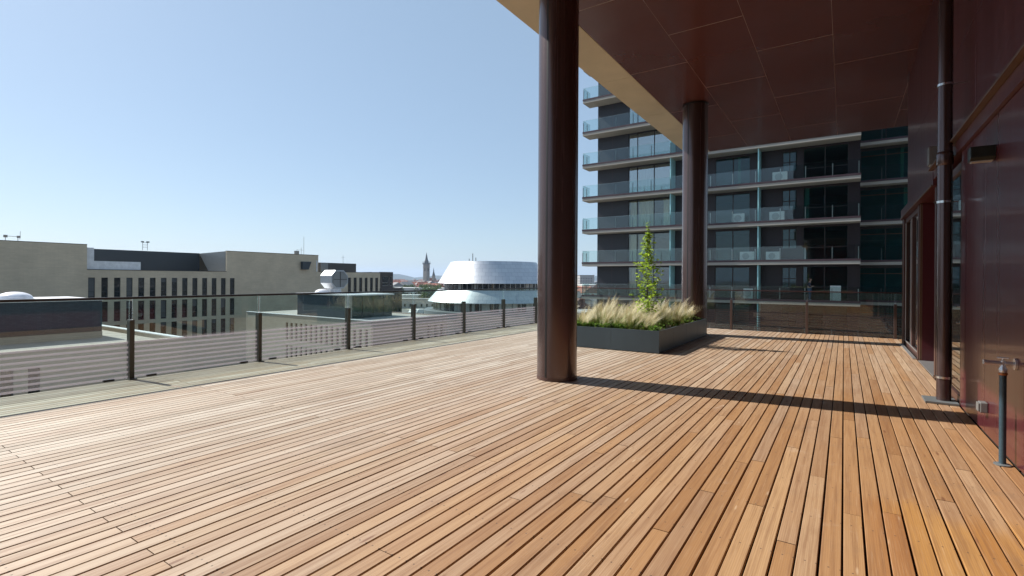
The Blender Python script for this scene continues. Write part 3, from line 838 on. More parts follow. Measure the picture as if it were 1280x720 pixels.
MB().box(XRt+.1, 8.9, YBW+.02, YBW+.048, 2.02, 2.07).build('transom', M['frame_edge'], bay)
protos.append(bay)
for k in KS:
    for p in protos:
        if k == 0: continue
        c = copy_tree(p, tw); c.location.z += FH*k
        if p is protos[0] and k >= 3:
            for q in c.children:
                q.data = q.data.copy(); q.data.materials[0] = M['glass_sky']
for k, spans in {0:[(-16.2,-15.5)], 1:[(-16.2,-15.5),(-15.4,-14.2)], 2:[(-16.2,-15.5),(-15.4,-14.0),(-13.2,-12.5)], 3:[(-16.2,-15.5),(-15.2,-14.3)], 4:[(-16.2,-15.5)], 5:[(-15.4,-14.0)]}.items():
    for a, b in spans:
        m = MB(); n = max(6, int((b-a)*14))
        P = [(a+(b-a)*i/n, YLW+.34+.025*math.sin(i*1.9)) for i in range(n+1)]
        m.add([(x,y,FH*k+.02) for x,y in P]+[(x,y,FH*k+2.55) for x,y in P], [(i,i+1,i+n+2,i+n+1) for i in range(n)])
        m.build('curtain_and_reflection', M['curtain_and_reflection'], tw)  # leftmost panes hold curtains, the other sheets stand in for beige reflections
for k, a, b in ((2,-2.55,-2.25),(3,-7.3,-7.1),(3,3.5,3.7),(2,3.7,4.0)):
    yy = (YRW if a < .9 else YBW) + .4
    MB().box(a, b, yy, yy+.04, FH*k+.02, FH*k+2.55).build('curtain_and_reflection', M['curtain_and_reflection'], tw)
MB().box(XL0+.9, 9, 44, 58, FH*9-.1, FH*9+.4).build('roof', M['slab'], tw)
o = extra.build('post', M['tower_post'], tw); o['kind'] = 'stuff'

# things standing on the balconies
def ac_unit(x0, x1, k, h, label, y=43.15):
    z = FH*k - .03
    o = thing('air_conditioner', label, 'air conditioner', ((x0+x1)/2, y, z), 'air conditioners on the balconies')
    MB().box(x0, x1, y-.16, y+.18, z+.06, z+.06+h).build('casing', M['white_box'], o, bevel=.02)
    MB().box(x0+.06, x0+.12, y-.14, y+.16, z, z+.06).box(x1-.12, x1-.06, y-.14, y+.16, z, z+.06).build('feet', M['grille'], o)
    cx = x0 + (x1-x0)*.42
    MB().tube([(cx, y-.161, z+.06+h/2), (cx, y-.172, z+.06+h/2)], h*.36, 20).build('fan_grille', M['grille_pale'], o)
ac_unit(-4.62, -3.62, 3, .74, 'white air conditioner on the highest visible balcony floor under the soffit')
ac_unit(-7.40, -6.58, 2, .74, 'white air conditioner left of the pale divider, second balcony down from the soffit')
ac_unit(-4.82, -3.80, 2, .72, 'white air conditioner right of the pale divider, second balcony down from the soffit')
ac_unit(-6.90, -5.88, 1, .70, 'white air conditioner left of the pale divider, one floor above the person')
ac_unit(-5.04, -4.06, 1, .66, 'white air conditioner right of the pale divider, one floor above the person')
ac_unit(-6.62, -5.95, 0, .80, 'white unit beside the divider on the lowest balcony, level with the person')
cb = thing('cabinet', 'tall white cabinet on the lowest balcony right of the person', 'cabinet', (-.5, 43.3, -.03))
MB().box(-.84, -.18, 43.15, 43.5, .02, 1.12).build('body', M['white_box'], cb, bevel=.012)
MB().box(-.82, -.515, 43.137, 43.149, .05, 1.09).build('door', M['white_box'], cb, bevel=.004)
MB().box(-.505, -.20, 43.137, 43.149, .05, 1.09).build('door', M['white_box'], cb, bevel=.004)

# ------------------------------------------------------------------ person on the balcony
def skinned(name, verts, edges, radii, mat, parent, root=0, sub=2):
    me = bpy.data.meshes.new(name); o0 = origin(parent)
    me.from_pydata([tuple(Vector(v)-o0) for v in verts], edges, [])
    o = bpy.data.objects.new(name, me); COL.objects.link(o); o.parent = parent
    md = o.modifiers.new('skin', 'SKIN'); md.use_smooth_shade = True
    sv = me.skin_vertices
    if not sv:
        me.attributes  # skin layer is made with the modifier
    lay = me.skin_vertices[0].data if me.skin_vertices else None
    if lay:
        for i, rr_ in enumerate(radii):
            lay[i].radius = (rr_, rr_) if not isinstance(rr_, tuple) else rr_
            lay[i].use_root = (i == root)
    sb = o.modifiers.new('sub', 'SUBSURF'); sb.levels = sub; sb.render_levels = sub
    me.materials.append(mat)
    return o
def person():
    bx, by, bz = -2.12, 43.2, -.03
    o = thing('person', 'person in a dark top and blue jeans standing on the lowest balcony', 'person', (bx, by, bz))
    V = lambda x,y,z: (bx+x, by+y, bz+z)
    # body facing the right of the photo, head bowed over something in the hands
    vs = [V(0,0,.92), V(-.02,0,1.08), V(-.03,0,1.22), V(-.025,0,1.36), V(.0,0,1.43), V(.035,0,1.50), V(.05,0,1.58), V(.045,0,1.66),
          V(-.02,-.085,.86), V(.005,-.095,.47), V(-.02,-.10,.08), V(.11,-.105,.035),
          V(-.01,.085,.86), V(.02,.09,.47), V(.0,.09,.08), V(.13,.095,.035),
          V(-.03,-.155,1.37), V(-.06,-.20,1.11), V(.12,-.15,1.05), V(.20,-.12,1.09),
          V(-.03,.155,1.37), V(-.05,.20,1.11), V(.14,.13,1.07), V(.215,.09,1.10)]
    ed = [(0,1),(1,2),(2,3),(3,4),(4,5),(5,6),(6,7),(0,8),(8,9),(9,10),(10,11),(0,12),(12,13),(13,14),(14,15),(3,16),(16,17),(17,18),(18,19),(3,20),(20,21),(21,22),(22,23)]
    rd = [(.12,.15),(.105,.13),(.11,.145),(.09,.13),.055,.055,.088,.07,.085,.058,.04,.035,.085,.058,.04,.035,.055,.042,.034,.03,.055,.042,.034,.03]
    skinned('body', vs, ed, rd, M['skin'], o)
    # clothes follow the same joints, a little larger
    sub = lambda ids: ([vs[i] for i in ids])
    ids = [1,2,3,16,17,18,20,21,22]
    skinned('jacket', sub(ids), [(0,1),(1,2),(2,3),(3,4),(4,5),(2,6),(6,7),(7,8)], [(.125,.15),(.128,.16),(.105,.145),.068,.055,.045,.068,.055,.045], M['jacket'], o)
    ids = [0,8,9,10,12,13,14]
    skinned('jeans', sub(ids), [(0,1),(1,2),(2,3),(0,4),(4,5),(5,6)], [(.135,.16),.10,.075,.06,.10,.075,.06], M['jeans'], o)
    skinned('shirt', [V(-.02,0,1.10), V(-.015,0,.95)], [(0,1)], [(.137,.158),(.142,.165)], M['shirt'], o)
    skinned('hair', [V(.01,0,1.62), V(.02,0,1.71), V(-.03,0,1.55), V(-.045,0,1.45)], [(1,0),(0,2),(2,3)], [.092,.07,.07,.05], M['hair'], o)
    MB().tube([V(.125,-.02,1.565), V(.150,-.02,1.55), V(.135,-.02,1.535)], [.008,.014,.008], 6).build('nose', M['skin'], o)
    sh = MB()
    for a in ((-.02,-.10),(.0,.09)): sh.tube([V(a[0]-.05,a[1],.045), V(a[0]+.05,a[1],.05), V(a[0]+.16,a[1],.032)], [.042,.048,.034], 10)
    sh.build('shoes', M['shirt'], o, smooth=True)
    for yy, xx in ((-.12,.20),(.09,.215)):
        h = MB()
        for j in range(4): h.tube([V(xx,yy+.018*(j-1.5),1.10), V(xx+.045,yy+.017*(j-1.5),1.105), V(xx+.07,yy*.8+.015*(j-1.5),1.09)], [.010,.009,.007], 6)
        h.tube([V(xx-.01,yy,1.115), V(xx+.03,yy*.7,1.135)], [.011,.008], 6)
        h.build('fingers', M['skin'], o, smooth=True)
person()

# ------------------------------------------------------------------ the long beige building far left
def windows_y(parent, X, ys, wd, z0, z1, glass, frame='winframe', depth=.25):
    """one window (frame > pane) in a wall that faces +x, copied along the wall"""
    first = None
    for y, z in [(y, z) for z in range(len(z0)) for y in ys]:
        zb, zt_ = z0[z], z1[z]
        if first is None or abs((zt_-zb)-first[1]) > 1e-3:
            f = MB(); t = .07; xa, xb = X-depth, X-depth+.1
            f.box(xa, xb, y, y+t, zb, zt_); f.box(xa, xb, y+wd-t, y+wd, zb, zt_); f.box(xa, xb, y+t, y+wd-t, zt_-t, zt_); f.box(xa, xb, y+t, y+wd-t, zb, zb+t)
            f.box(xa, xb, y+t, y+wd-t, zb+(zt_-zb)*.3, zb+(zt_-zb)*.3+t)
            o = f.build('window', M[frame], parent)
            MB().box(xa+.03, xa+.05, y+t, y+wd-t, zb+t, zt_-t).build('pane', M[glass], o)
            first = (o, zt_-zb, y, zb)
        else:
            c = copy_tree(first[0], parent); c.location.y += y-first[2]; c.location.z += zb-first[3]
lb = thing('office_building', 'long flat roofed beige brick building with tall narrow windows on the left', 'building', (-92, 40, ZG))
XB = -92.0
wy = [26.45 + 1.558*i for i in range(14)]
ZB = [-1.75, -5.35, -8.95]; ZT = [1.28, -2.33, -5.93]
holes = [(y, y+.82, b_, t_) for y in wy for b_, t_ in zip(ZB, ZT)]
m = MB()
m.wall('y', XB-.4, XB, 26.3, 64.8, ZG, 2.42, holes)
m.wall('y', XB-.4, XB, 46.1, 64.8, 2.42, 6.12, [])
m.box(XB-.4, XB+.02, -30, 26.3, ZG, 6.08)
m.box(XB-14, XB-.4, 25.9, 26.3, -4, 6.08); m.box(XB-14, XB-.4, 64.4, 64.8, ZG, 6.12); m.box(XB-14, XB-.4, -30, 25.9, 5.4, 5.8)
m.box(XB-14, XB-.4, 46.1, 64.4, 5.4, 5.8); m.box(XB-14, XB-13.6, -30, 64.8, ZG, 6.0)
m.build('wall', M['beige'], lb)
MB().box(XB-13, XB-.42, 26.3, 46.1, 1.2, 1.6).build('terrace_floor', M['gravel'], lb)
c = MB().box(XB-.45, XB+.06, 26.32, 46.08, 2.422, 2.50).box(XB-.45, XB+.06, -30, 26.3, 6.082, 6.15).box(XB-.45, XB+.06, 46.1, 64.85, 6.122, 6.19)
c.build('parapet_cap', M['winframe'], lb)
MB().box(XB-10.4, XB-10.0, 27.6, 46.1, 1.6, 5.95).build('roof_screen', M['darkclad'], lb)
MB().ext([(XB-.401,1.6),(XB-5.6,1.6),(XB-10.0,5.9),(XB-.401,6.1)], 'y', 46.06, 46.4).build('end_wall', M['grey_metal'], lb)
MB().box(XB-5, XB-.6, 26.32, 27.3, 1.6, 5.7).box(XB-4.5, XB-.6, 27.3, 33.2, 1.6, 3.75).build('zinc_plant_box', M['coping'], lb)
windows_y(lb, XB, wy, .82, ZB, ZT, 'glass_dark')
MB().box(XB-.38, XB-.30, 26.3, 48.0, -9.1, 1.4).build('window_reveal', M['darkclad'], lb)
MB().ext([(60.7,3.1),(62.1,3.1),(62.7,4.7),(60.7,4.7)], 'x', XB+.022, XB+.7).build('air_vent', M['darkclad'], lb)
MB().box(XB+.005, XB+.12, 64.3, 64.5, 2.7, 5.0).build('gutter', M['coping'], lb)
rb = random.Random(8)
for y in wy:
    for b_, t_ in zip(ZB, ZT):
        if rb.random() < .42:
            hh = (t_-b_)*rb.choice([.2,.35,.5,.9])
            MB().box(XB-.195, XB-.185, y+.08, y+.74, t_-.07-hh, t_-.08).build('window_blind', M['blind'], lb)
# wing with six windows and a plant box
wg = thing('office_wing', 'lower beige wing with six dark windows beyond the long building', 'building', (-92, 73, ZG))
wv = [72.35 + 1.56*i for i in range(6)]
m = MB(); m.wall('y', XB-.35, XB, 64.82, 81.6, ZG, 2.66, [(y, y+.86, -1.9, 1.5) for y in wv])
m.box(XB-12, XB-.35, 64.82, 81.6, 1.6, 2.0); m.box(XB-12, XB-.35, 81.25, 81.6, ZG, 2.66)
m.build('wall', M['beige'], wg)
MB().box(XB-.4, XB+.05, 64.82, 81.62, 2.662, 2.75).build('parapet_cap', M['winframe'], wg)
MB().box(XB-.34, XB-.28, 72, 81, -2.2, 1.6).build('window_reveal', M['darkclad'], wg)
windows_y(wg, XB, wv, .86, [-1.9], [1.5], 'glass_dark')
MB().box(XB-7, XB-3, 67.5, 77.0, 2.0, 4.75).build('plant_box', M['winframe'], wg)
MB().box(XB-3, XB-2.9, 67.5, 69.3, 2.0, 4.7).build('plant_box_end', M['grey_metal'], wg)
# dark brick block
db = thing('brick_block', 'dark brown brick block with pale framed windows left of the silver building', 'building', (-92, 85, ZG))
ya = [82.6, 84.0, 85.6, 87.3]
m = MB()
m.wall('y', XB-.3, XB, 81.65, 85.7, -1.0, 2.9, [(82.3,84.3,-.9+.5,1.9),(84.8,85.4,-.4,1.9)])
m.wall('y', XB-.3, XB+.4, 81.65, 88.3, ZG, -1.0, [(y, y+.7, b_, b_+2.0) for y in ya for b_ in (-4.4,-8.0,-11.6)])
m.box(XB-14, XB-.3, 81.65, 85.7, 2.3, 2.6); m.box(XB-14, XB-.3, 81.65, 88.3, -1.4, -1.0); m.box(XB-14, XB-.3, 88.0, 88.3, ZG, -1.0); m.box(XB-14, XB-.3, 85.4, 85.7, -1, 2.9)
m.build('wall', M['brownbrick'], db)
windows_y(db, XB, [82.3], 2.0, [-.4], [1.9], 'glass_dark', 'paleframe'); windows_y(db, XB, [84.8], .6, [-.4], [1.9], 'glass_dark', 'paleframe')
windows_y(db, XB+.3, ya, .7, [-4.4,-8.0,-11.6], [-2.4,-6.0,-9.6], 'glass_dark', 'paleframe')

# ------------------------------------------------------------------ the terrace buildings in front of it
XF = -45.0; ZR = -3.6
def lowblock(name, label, y0, y1, wall, win, gx=-45.0, zr=ZR, zp=.35):
    o = thing(name, label, 'building', (gx-5, (y0+y1)/2, ZG))
    wd, ys, rows = win
    m = MB(); m.wall('y', gx-.35, gx, y0, y1, ZG, zr+.08, [(y, y+wd, b_, t_) for y in ys for b_, t_ in rows])
    m.box(gx-18, gx-.35, y1-.35, y1, ZG, zr+.08); m.box(gx-18, gx-.35, y0, y0+.35, ZG, zr+.08)
    m.build('wall', M[wall], o)
    MB().box(gx-18, gx-.35, y0+.35, y1-.35, zr-.6, zr-.25).build('roof', M['gravel'], o)
    c = MB().box(gx-18, gx+.06, y1-.42, y1+.06, zr+.083, zr+.16).box(gx-18, gx+.06, y0-.06, y0+.42, zr+.083, zr+.16)
    c.build('parapet_cap', M['coping'], o)
    MB().box(gx-.42, gx+.06, y0+.42, y1-.42, zr+.083, zr+.15).build('front_cap', M['beige2'], o)
    windows_y(o, gx, ys, wd, [r_[0] for r_ in rows], [r_[1] for r_ in rows], 'glass_dark')
    MB().box(gx-.34, gx-.29, y0+.4, y1-.4, rows[-1][0]-.2, rows[0][1]+.1).build('window_reveal', M['darkclad'], o)
    return o
rows = [(-6.45,-4.62), (-9.6,-7.4)]
b1 = lowblock('low_building', 'sand coloured low building with gravel roof terrace just beyond the left balustrade', -20, 19.2, 'beige2', (.62, [8.5-1.25*i for i in range(8)] + [9.80], rows))
MB().box(-63, -54, -20, 16.5, -4.1, -.62).build('penthouse', M['bluebrick'], b1)
MB().box(-63.1, -53.93, -20, 16.58, -.617, -.50).build('penthouse_cap', M['coping'], b1)
MB().box(-54.05, -53.95, -20, 16.52, -4.05, -3.3).build('plinth', M['beige2'], b1)
def windows_x(parent, Y, xs, wd, rows, glass, frame='winframe', depth=.25):
    first = {}
    for x, (zb, zt_) in [(x, r_) for r_ in rows for x in xs]:
        key = round(zt_-zb, 3)
        if key not in first:
            f = MB(); t = .06; ya, yb = Y+depth-.1, Y+depth
            f.box(x, x+t, ya, yb, zb, zt_); f.box(x+wd-t, x+wd, ya, yb, zb, zt_); f.box(x+t, x+wd-t, ya, yb, zt_-t, zt_); f.box(x+t, x+wd-t, ya, yb, zb, zb+t)
            o = f.build('window', M[frame], parent)
            MB().box(x+t, x+wd-t, ya+.05, ya+.07, zb+t, zt_-t).build('pane', M[glass], o)
            first[key] = (o, x, zb)
        else:
            o, x0, z0 = first[key]; c = copy_tree(o, parent); c.location.x += x-x0; c.location.z += zb-z0
b2 = thing('low_building', 'sand brick low building with rows of dark windows left of the silver building', 'building', (-55, 45, ZG))
YC = 38.9; wx = [-62.2 + 1.055*i for i in range(16)]; rws = [(-6.85,-4.55),(-9.9,-7.55)]
m = MB(); m.wall('x', YC, YC+.35, -72, XF-.36, ZG, ZR+.05, [(x, x+.5, b_, t_) for x in wx for b_, t_ in rws]); m.build('wall', M['beige2'], b2)
wy2 = [47.9, 49.2, 50.4]
m = MB(); m.wall('y', XF-.35, XF, YC, 51.8, ZG, ZR+.05, [(y, y+.55, -6.5, -4.7) for y in wy2]); m.box(-72, XF-.35, 51.45, 51.8, ZG, ZR+.05); m.build('shaded_wall', M['shaded_sand'], b2)  # side face of the same building, shade put into its brick colour
MB().box(-72, XF-.35, YC+.35, 51.45, ZR-.4, ZR-.06).build('roof', M['gravel'], b2)
MB().box(-72, XF+.06, YC-.06, YC+.42, ZR+.053, ZR+.13).box(XF-.42, XF+.06, YC+.42, 51.86, ZR+.053, ZR+.13).build('parapet_cap', M['coping'], b2)
MB().box(-62.6, -46.0, YC+.29, YC+.34, -10.2, -4.4).box(XF-.34, XF-.29, 47.5, 51.4, -6.7, -4.5).build('window_reveal', M['darkclad'], b2)
windows_x(b2, YC, wx, .5, rws, 'glass_dark'); windows_y(b2, XF, wy2, .55, [-6.5], [-4.7], 'glass_dark')
ph = thing('glass_penthouse', 'dark green glazed rooftop pavilion with a white roof edge', 'penthouse', (-57, 44, -4))
HX, HY = -51.35, 40.78
MB().box(-62.5, HX-1.05, HY, 47.7, -3.655, -.80).build('wall', M['bluebrick'], ph)
MB().box(HX-1.045, HX-.02, HY-.01, HY+.3, -3.655, -.80).build('pale_panel', M['room'], ph)
MB().box(HX-1.045, HX, HY+.305, 47.68, -3.655, -.80).build('glazing', M['greenglass'], ph)
MB().box(-62.7, HX+.2, HY-.2, 47.9, -.797, -.64).build('roof', M['coping'], ph)
mm = MB()
for yy in (42.6, 44.4, 46.1): mm.box(HX+.001, HX+.05, yy, yy+.06, -3.65, -.81)
mm.build('mullion', M['winframe'], ph)

def dome(x, y, z, r, label):
    o = thing('skylight', label, 'skylight', (x, y, z), 'dome skylights')
    MB().lathe([(r*1.08,z),(r*1.08,z+.12)], x, y, 24).build('kerb', M['coping'], o)
    prof = [(r*math.cos(a), z+.12+r*.5*math.sin(a)) for a in [i*math.pi/2/8 for i in range(9)]]
    prof[-1] = (.01, prof[-1][1])
    MB().lathe(prof, x, y, 24).build('dome', M['dome'], o, smooth=True)
dome(-56.6, 11.5, -.50, 1.12, 'white dome skylight on the blue black brick penthouse at the left edge')
dome(-58.6, 41.9, -.64, .95, 'white dome skylight on the green glazed pavilion beside the silver duct')
hd = thing('roof_duct', 'large faceted silver ventilation duct on the pavilion roof', 'duct', (-58.4, 43.65, -.64))
P8 = [(43.0,.0),(42.3,.75),(42.3,1.75),(43.0,2.5),(44.3,2.5),(45.0,1.75),(45.0,.75),(44.3,.0)]
MB().ext(P8, 'x', -59.6, -57.2).build('duct', M['zinc'], hd, bevel=.03)
MB().ext([(43.65+(u-43.65)*.86, 1.25+(z-1.25)*.86) for u,z in P8], 'x', -57.199, -57.1).build('cover', M['grey_metal'], hd)
MB().box(-59.2, -57.6, 43.1, 44.2, -.64, .0).build('base', M['coping'], hd)
MB().box(-57.098, -57.06, 43.6, 43.7, .2, 2.3).box(-57.098, -57.06, 42.6, 43.59, 1.2, 1.28).box(-57.098, -57.06, 43.71, 44.7, 1.2, 1.28).build('seam', M['winframe'], hd)
# roof masts
def mast(x, y, z, h, kind, label):
    o = thing('antenna', label, 'antenna', (x, y, z))
    m = MB(); r = .035
    if kind == 'frame':
        m.tube([(x,y-.75,z),(x,y-.75,z+h*.62)], r, 6).tube([(x,y+.5,z),(x,y+.5,z+h*.62)], r, 6).tube([(x,y-.9,z+h*.6),(x,y+.7,z+h*.6)], r, 6).tube([(x,y+.7,z+h*.4),(x,y+.75,z+h)], r*.7, 6)
        m.box(x-.1,x+.1,y-.95,y-.55,z+h*.5,z+h*.68).box(x-.1,x+.1,y+.4,y+.75,z+h*.5,z+h*.66)
    elif kind == 'pair':
        m.tube([(x,y-.35,z),(x,y-.35,z+h)], r, 6).tube([(x,y+.35,z),(x,y+.35,z+h)], r, 6)
        for q in (.35,.6,.85): m.tube([(x,y-.35,z+h*q),(x,y+.35,z+h*q)], r*.8, 6)
        m.box(x-.15,x+.15,y-.55,y-.2,z+h*.86,z+h); m.box(x-.15,x+.15,y+.2,y+.6,z+h*.86,z+h)
    elif kind == 'mast':
        m.tube([(x,y,z),(x,y,z+h)], r, 6).tube([(x,y-1.6,z),(x,y-1.6,z+h*.35)], r, 6).tube([(x,y-1.6,z+h*.33),(x,y,z+h*.33)], r*.8, 6)
        m.tube([(x,y-.6,z),(x,y-.6,z+h*.45)], r, 6); m.box(x-.2,x+.2,y-2.1,y-1.2,z+h*.12,z+h*.28)
    else:
        m.tube([(x,y,z),(x,y,z+h)], r, 6).tube([(x,y-.5,z+h*.75),(x,y+.5,z+h*.75)], r*.7, 6)
    m.build('mast', M['grey_metal'], o)
mast(-96, 19.3, 5.8, 1.9, 'frame', 'short twin pole antenna on the far left roof edge')
mast(-98.7, 36.0, 5.9, 1.55, 'pair', 'ladder like mast above the dark roof screen')
mast(-95, 63.4, 5.8, 4.3, 'mast', 'tall thin mast on the right end of the long beige roof')
mast(-96.5, 74.5, 4.75, 1.9, 'tv', 'small tv aerial on the dark rooftop plant box')

# ------------------------------------------------------------------ silver round building
CX, CY = -87.7, 121.9
sv = thing('round_building', 'silver clad round building of stacked flared drums', 'building', (CX, CY, ZG))
def drum(name, prof, mat, n=72, cap=True): return MB().lathe(prof, CX, CY, n, cap=cap).build(name, mat, sv, smooth=True)
drum('upper_drum', [(16.6,.10),(16.4,.28),(13.0,6.05),(12.9,6.28),(12.5,6.30)], M['silver'], 72)
drum('upper_windows', [(14.6,-1.75),(14.6,.098)], M['glass_dark'])
drum('middle_drum', [(19.5,-5.15),(19.4,-4.95),(16.8,-2.05),(16.6,-1.78)], M['silver'], 72)
drum('lower_windows', [(18.0,-7.5),(18.0,-5.152)], M['glass_dark'])
drum('base_drum', [(20.6,ZG),(20.6,-7.65),(20.3,-7.5)], M['grey_metal'])
mu = MB()
for i in range(60):
    a = 2*math.pi*i/60
    for r_, z0, z1 in ((14.62,-1.75,.09),(18.02,-7.5,-5.16)):
        x, y = CX + r_*math.cos(a), CY + r_*math.sin(a)
        mu.tube([(x,y,z0),(x,y,z1)], .07, 4)
mo = mu.build('mullion', M['alu'], sv)
pn = MB()
rp = random.Random(2)
for i in range(26):
    a = rad(180 + rp.uniform(20,170)); w_ = rad(rp.uniform(2,5)); r_, z0, z1 = rp.choice([(14.64,-1.7,.05),(18.04,-7.4,-5.2)])
    pn.lathe([(r_,z0),(r_,z1)], CX, CY, 3, a0=a, a1=a+w_, cap=False)
pn.build('window_blind', M['paleframe'], sv)
MB().tube([(CX-8,CY,6.3),(CX-8,CY,9.2)], .12, 6).tube([(CX-9.4,CY,6.3),(CX-9.4,CY,7.6)], .12, 6).tube([(CX-6.8,CY,6.3),(CX-6.8,CY,7.9)], .12, 6).box(CX-10.2,CX-6,CY-.6,CY+.6,6.3,6.75).build('roof_mast', M['grey_metal'], sv)

# ------------------------------------------------------------------ the town beyond
F_ = Vector((-.5538,.8327,0)); R_ = Vector((.8327,.5538,0)); FL = 624.0
def at(px, depth): return F_*depth + R_*((px-640)/FL*depth)
def house(name, p, w, l, h, rh, yaw, wall, roof, label, group, cat='house', flat=False):
    o = thing(name, label, cat, (p.x, p.y, ZG), group)
    c, s_ = math.cos(yaw), math.sin(yaw)
    T = lambda u,v,z: (p.x + u*c - v*s_, p.y + u*s_ + v*c, ZG + z)
    m = MB()
    a, b = w/2, l/2
    m.add([T(-a,-b,0),T(a,-b,0),T(a,b,0),T(-a,b,0),T(-a,-b,h),T(a,-b,h),T(a,b,h),T(-a,b,h)], [(4,5,6,7),(0,1,5,4),(1,2,6,5),(2,3,7,6),(3,0,4,7)])
    nfl = max(1, int(h/3.3))
    for fl in range(nfl):
        for sgn in (-1, 1):
            for i in range(int(l/3.2)):
                v = -b + 1.6 + 3.2*i; z = 1.0 + 3.3*fl; u = sgn*(a+.03)
                m.add([T(u,v-.5,z),T(u,v+.5,z),T(u,v+.5,z+1.6),T(u,v-.5,z+1.6)], [(0,1,2,3)], 1)
            for i in range(int(w/3.2)):
                v = -a + 1.6 + 3.2*i; z = 1.0 + 3.3*fl; u = sgn*(b+.03)
                m.add([T(v-.5,u,z),T(v+.5,u,z),T(v+.5,u,z+1.6),T(v-.5,u,z+1.6)], [(0,1,2,3)], 1)
    m.build('wall', [M[wall], M['glass_dark']], o)
    k = MB(); e = .4
    if flat:
        k.add([T(-a-e,-b-e,h+.02),T(a+e,-b-e,h+.02),T(a+e,b+e,h+.02),T(-a-e,b+e,h+.02),T(-a-e,-b-e,h+.5),T(a+e,-b-e,h+.5),T(a+e,b+e,h+.5),T(-a-e,b+e,h+.5)], [(3,2,1,0),(4,5,6,7),(0,1,5,4),(1,2,6,5),(2,3,7,6),(3,0,4,7)])
    else:
        k.add([T(-a-e,-b-e,h),T(a+e,-b-e,h),T(a+e,b+e,h),T(-a-e,b+e,h),T(0,-b-e,h+rh),T(0,b+e,h+rh)], [(0,1,4),(2,3,5),(1,2,5,4),(3,0,4,5),(3,2,1,0)])
    ro = k.build('roof', M[roof], o)
    if not flat and l > 9:
        q = MB()
        u, v = a*.35, b*.3
        zc = h + rh*.65
        q.add([T(u-.5,v-.5,zc-1),T(u+.5,v-.5,zc-1),T(u+.5,v+.5,zc-1),T(u-.5,v+.5,zc-1),T(u-.5,v-.5,zc+1.6),T(u+.5,v-.5,zc+1.6),T(u+.5,v+.5,zc+1.6),T(u-.5,v+.5,zc+1.6)], [(4,5,6,7),(0,1,5,4),(1,2,6,5),(2,3,7,6),(3,0,4,7)])
        q.build('chimney', M['tile_red'], ro)
    return o
r = random.Random(21)
kinds = [('render_w','tile_red','town house with pale walls and a red tiled roof in the distant rooftops'),
         ('render_y','tile_red','ochre town house with a red roof in the distant rooftops'),
         ('render_w','roof_grey','white town house with a grey roof in the distant rooftops'),
         ('render_g','tile_brown','grey town house with a brown roof in the distant rooftops')]
def clear(p, w):
    # keep the houses out of the big buildings and the plaza
    if (p - Vector((CX,CY,0))).length < 40: return False
    if -125 < p.x < -35 and -30 < p.y < 105: return False
    if -40 < p.x < 25 and 30 < p.y < 75: return False
    return True
for i in range(260):
    px_ = r.choice([r.uniform(425,575), r.uniform(480,560), r.uniform(690,760), r.uniform(560,700)])
    d = 480*(3.2**r.random()) if px_ < 690 else 200*(6**r.random())
    p = at(px_, d)
    if not clear(p, 10): continue
    if px_ > 700 and d < 260: continue
    wl, rf, lab = r.choice(kinds)
    house('town_house', p, r.uniform(8,11), r.uniform(9,18), r.uniform(6,11), r.uniform(2.5,4.2), r.uniform(0,3.14), wl, rf, lab, 'far town houses: ' + lab.split(' in the')[0])
# landmark buildings
house('warehouse', at(526, 395), 16, 38, 9.4, 3, rad(118), 'render_w', 'roof_white', 'long low hall with a white roof among the trees left of the silver building', None, 'hall', True)
house('warehouse', at(524, 292), 11, 34, 5.0, 2, rad(122), 'render_g', 'roof_grey', 'low grey hall at the back of the pale paved yard', None, 'hall', True)
house('warehouse', at(507, 330), 9, 20, 6.0, 2, rad(118), 'render_w', 'roof_white', 'small white hall beside the dark brick block', None, 'hall', True)
house('apartment_block', at(732, 640), 18, 22, 22, 3, rad(35), 'render_g', 'roof_grey', 'grey flat roofed block seen between the near column and the tower', None, 'apartment building', True)
house('white_hall', at(735, 420), 12, 40, 12.5, 3, rad(34), 'render_w', 'roof_white', 'low white roofed hall between the near column and the tower', None, 'hall', True)
bh = house('brick_house', at(721, 140), 12, 15, 7.1, 5.2, rad(33.6), 'render_w', 'tile_brown', 'house with a steep brown tiled roof below the tower corner', None, 'house')
house('low_annex', at(735, 118), 10, 12, 9.5, 2, rad(33), 'render_w', 'roof_white', 'white annex behind the brown tiled roof', None, 'house', True)

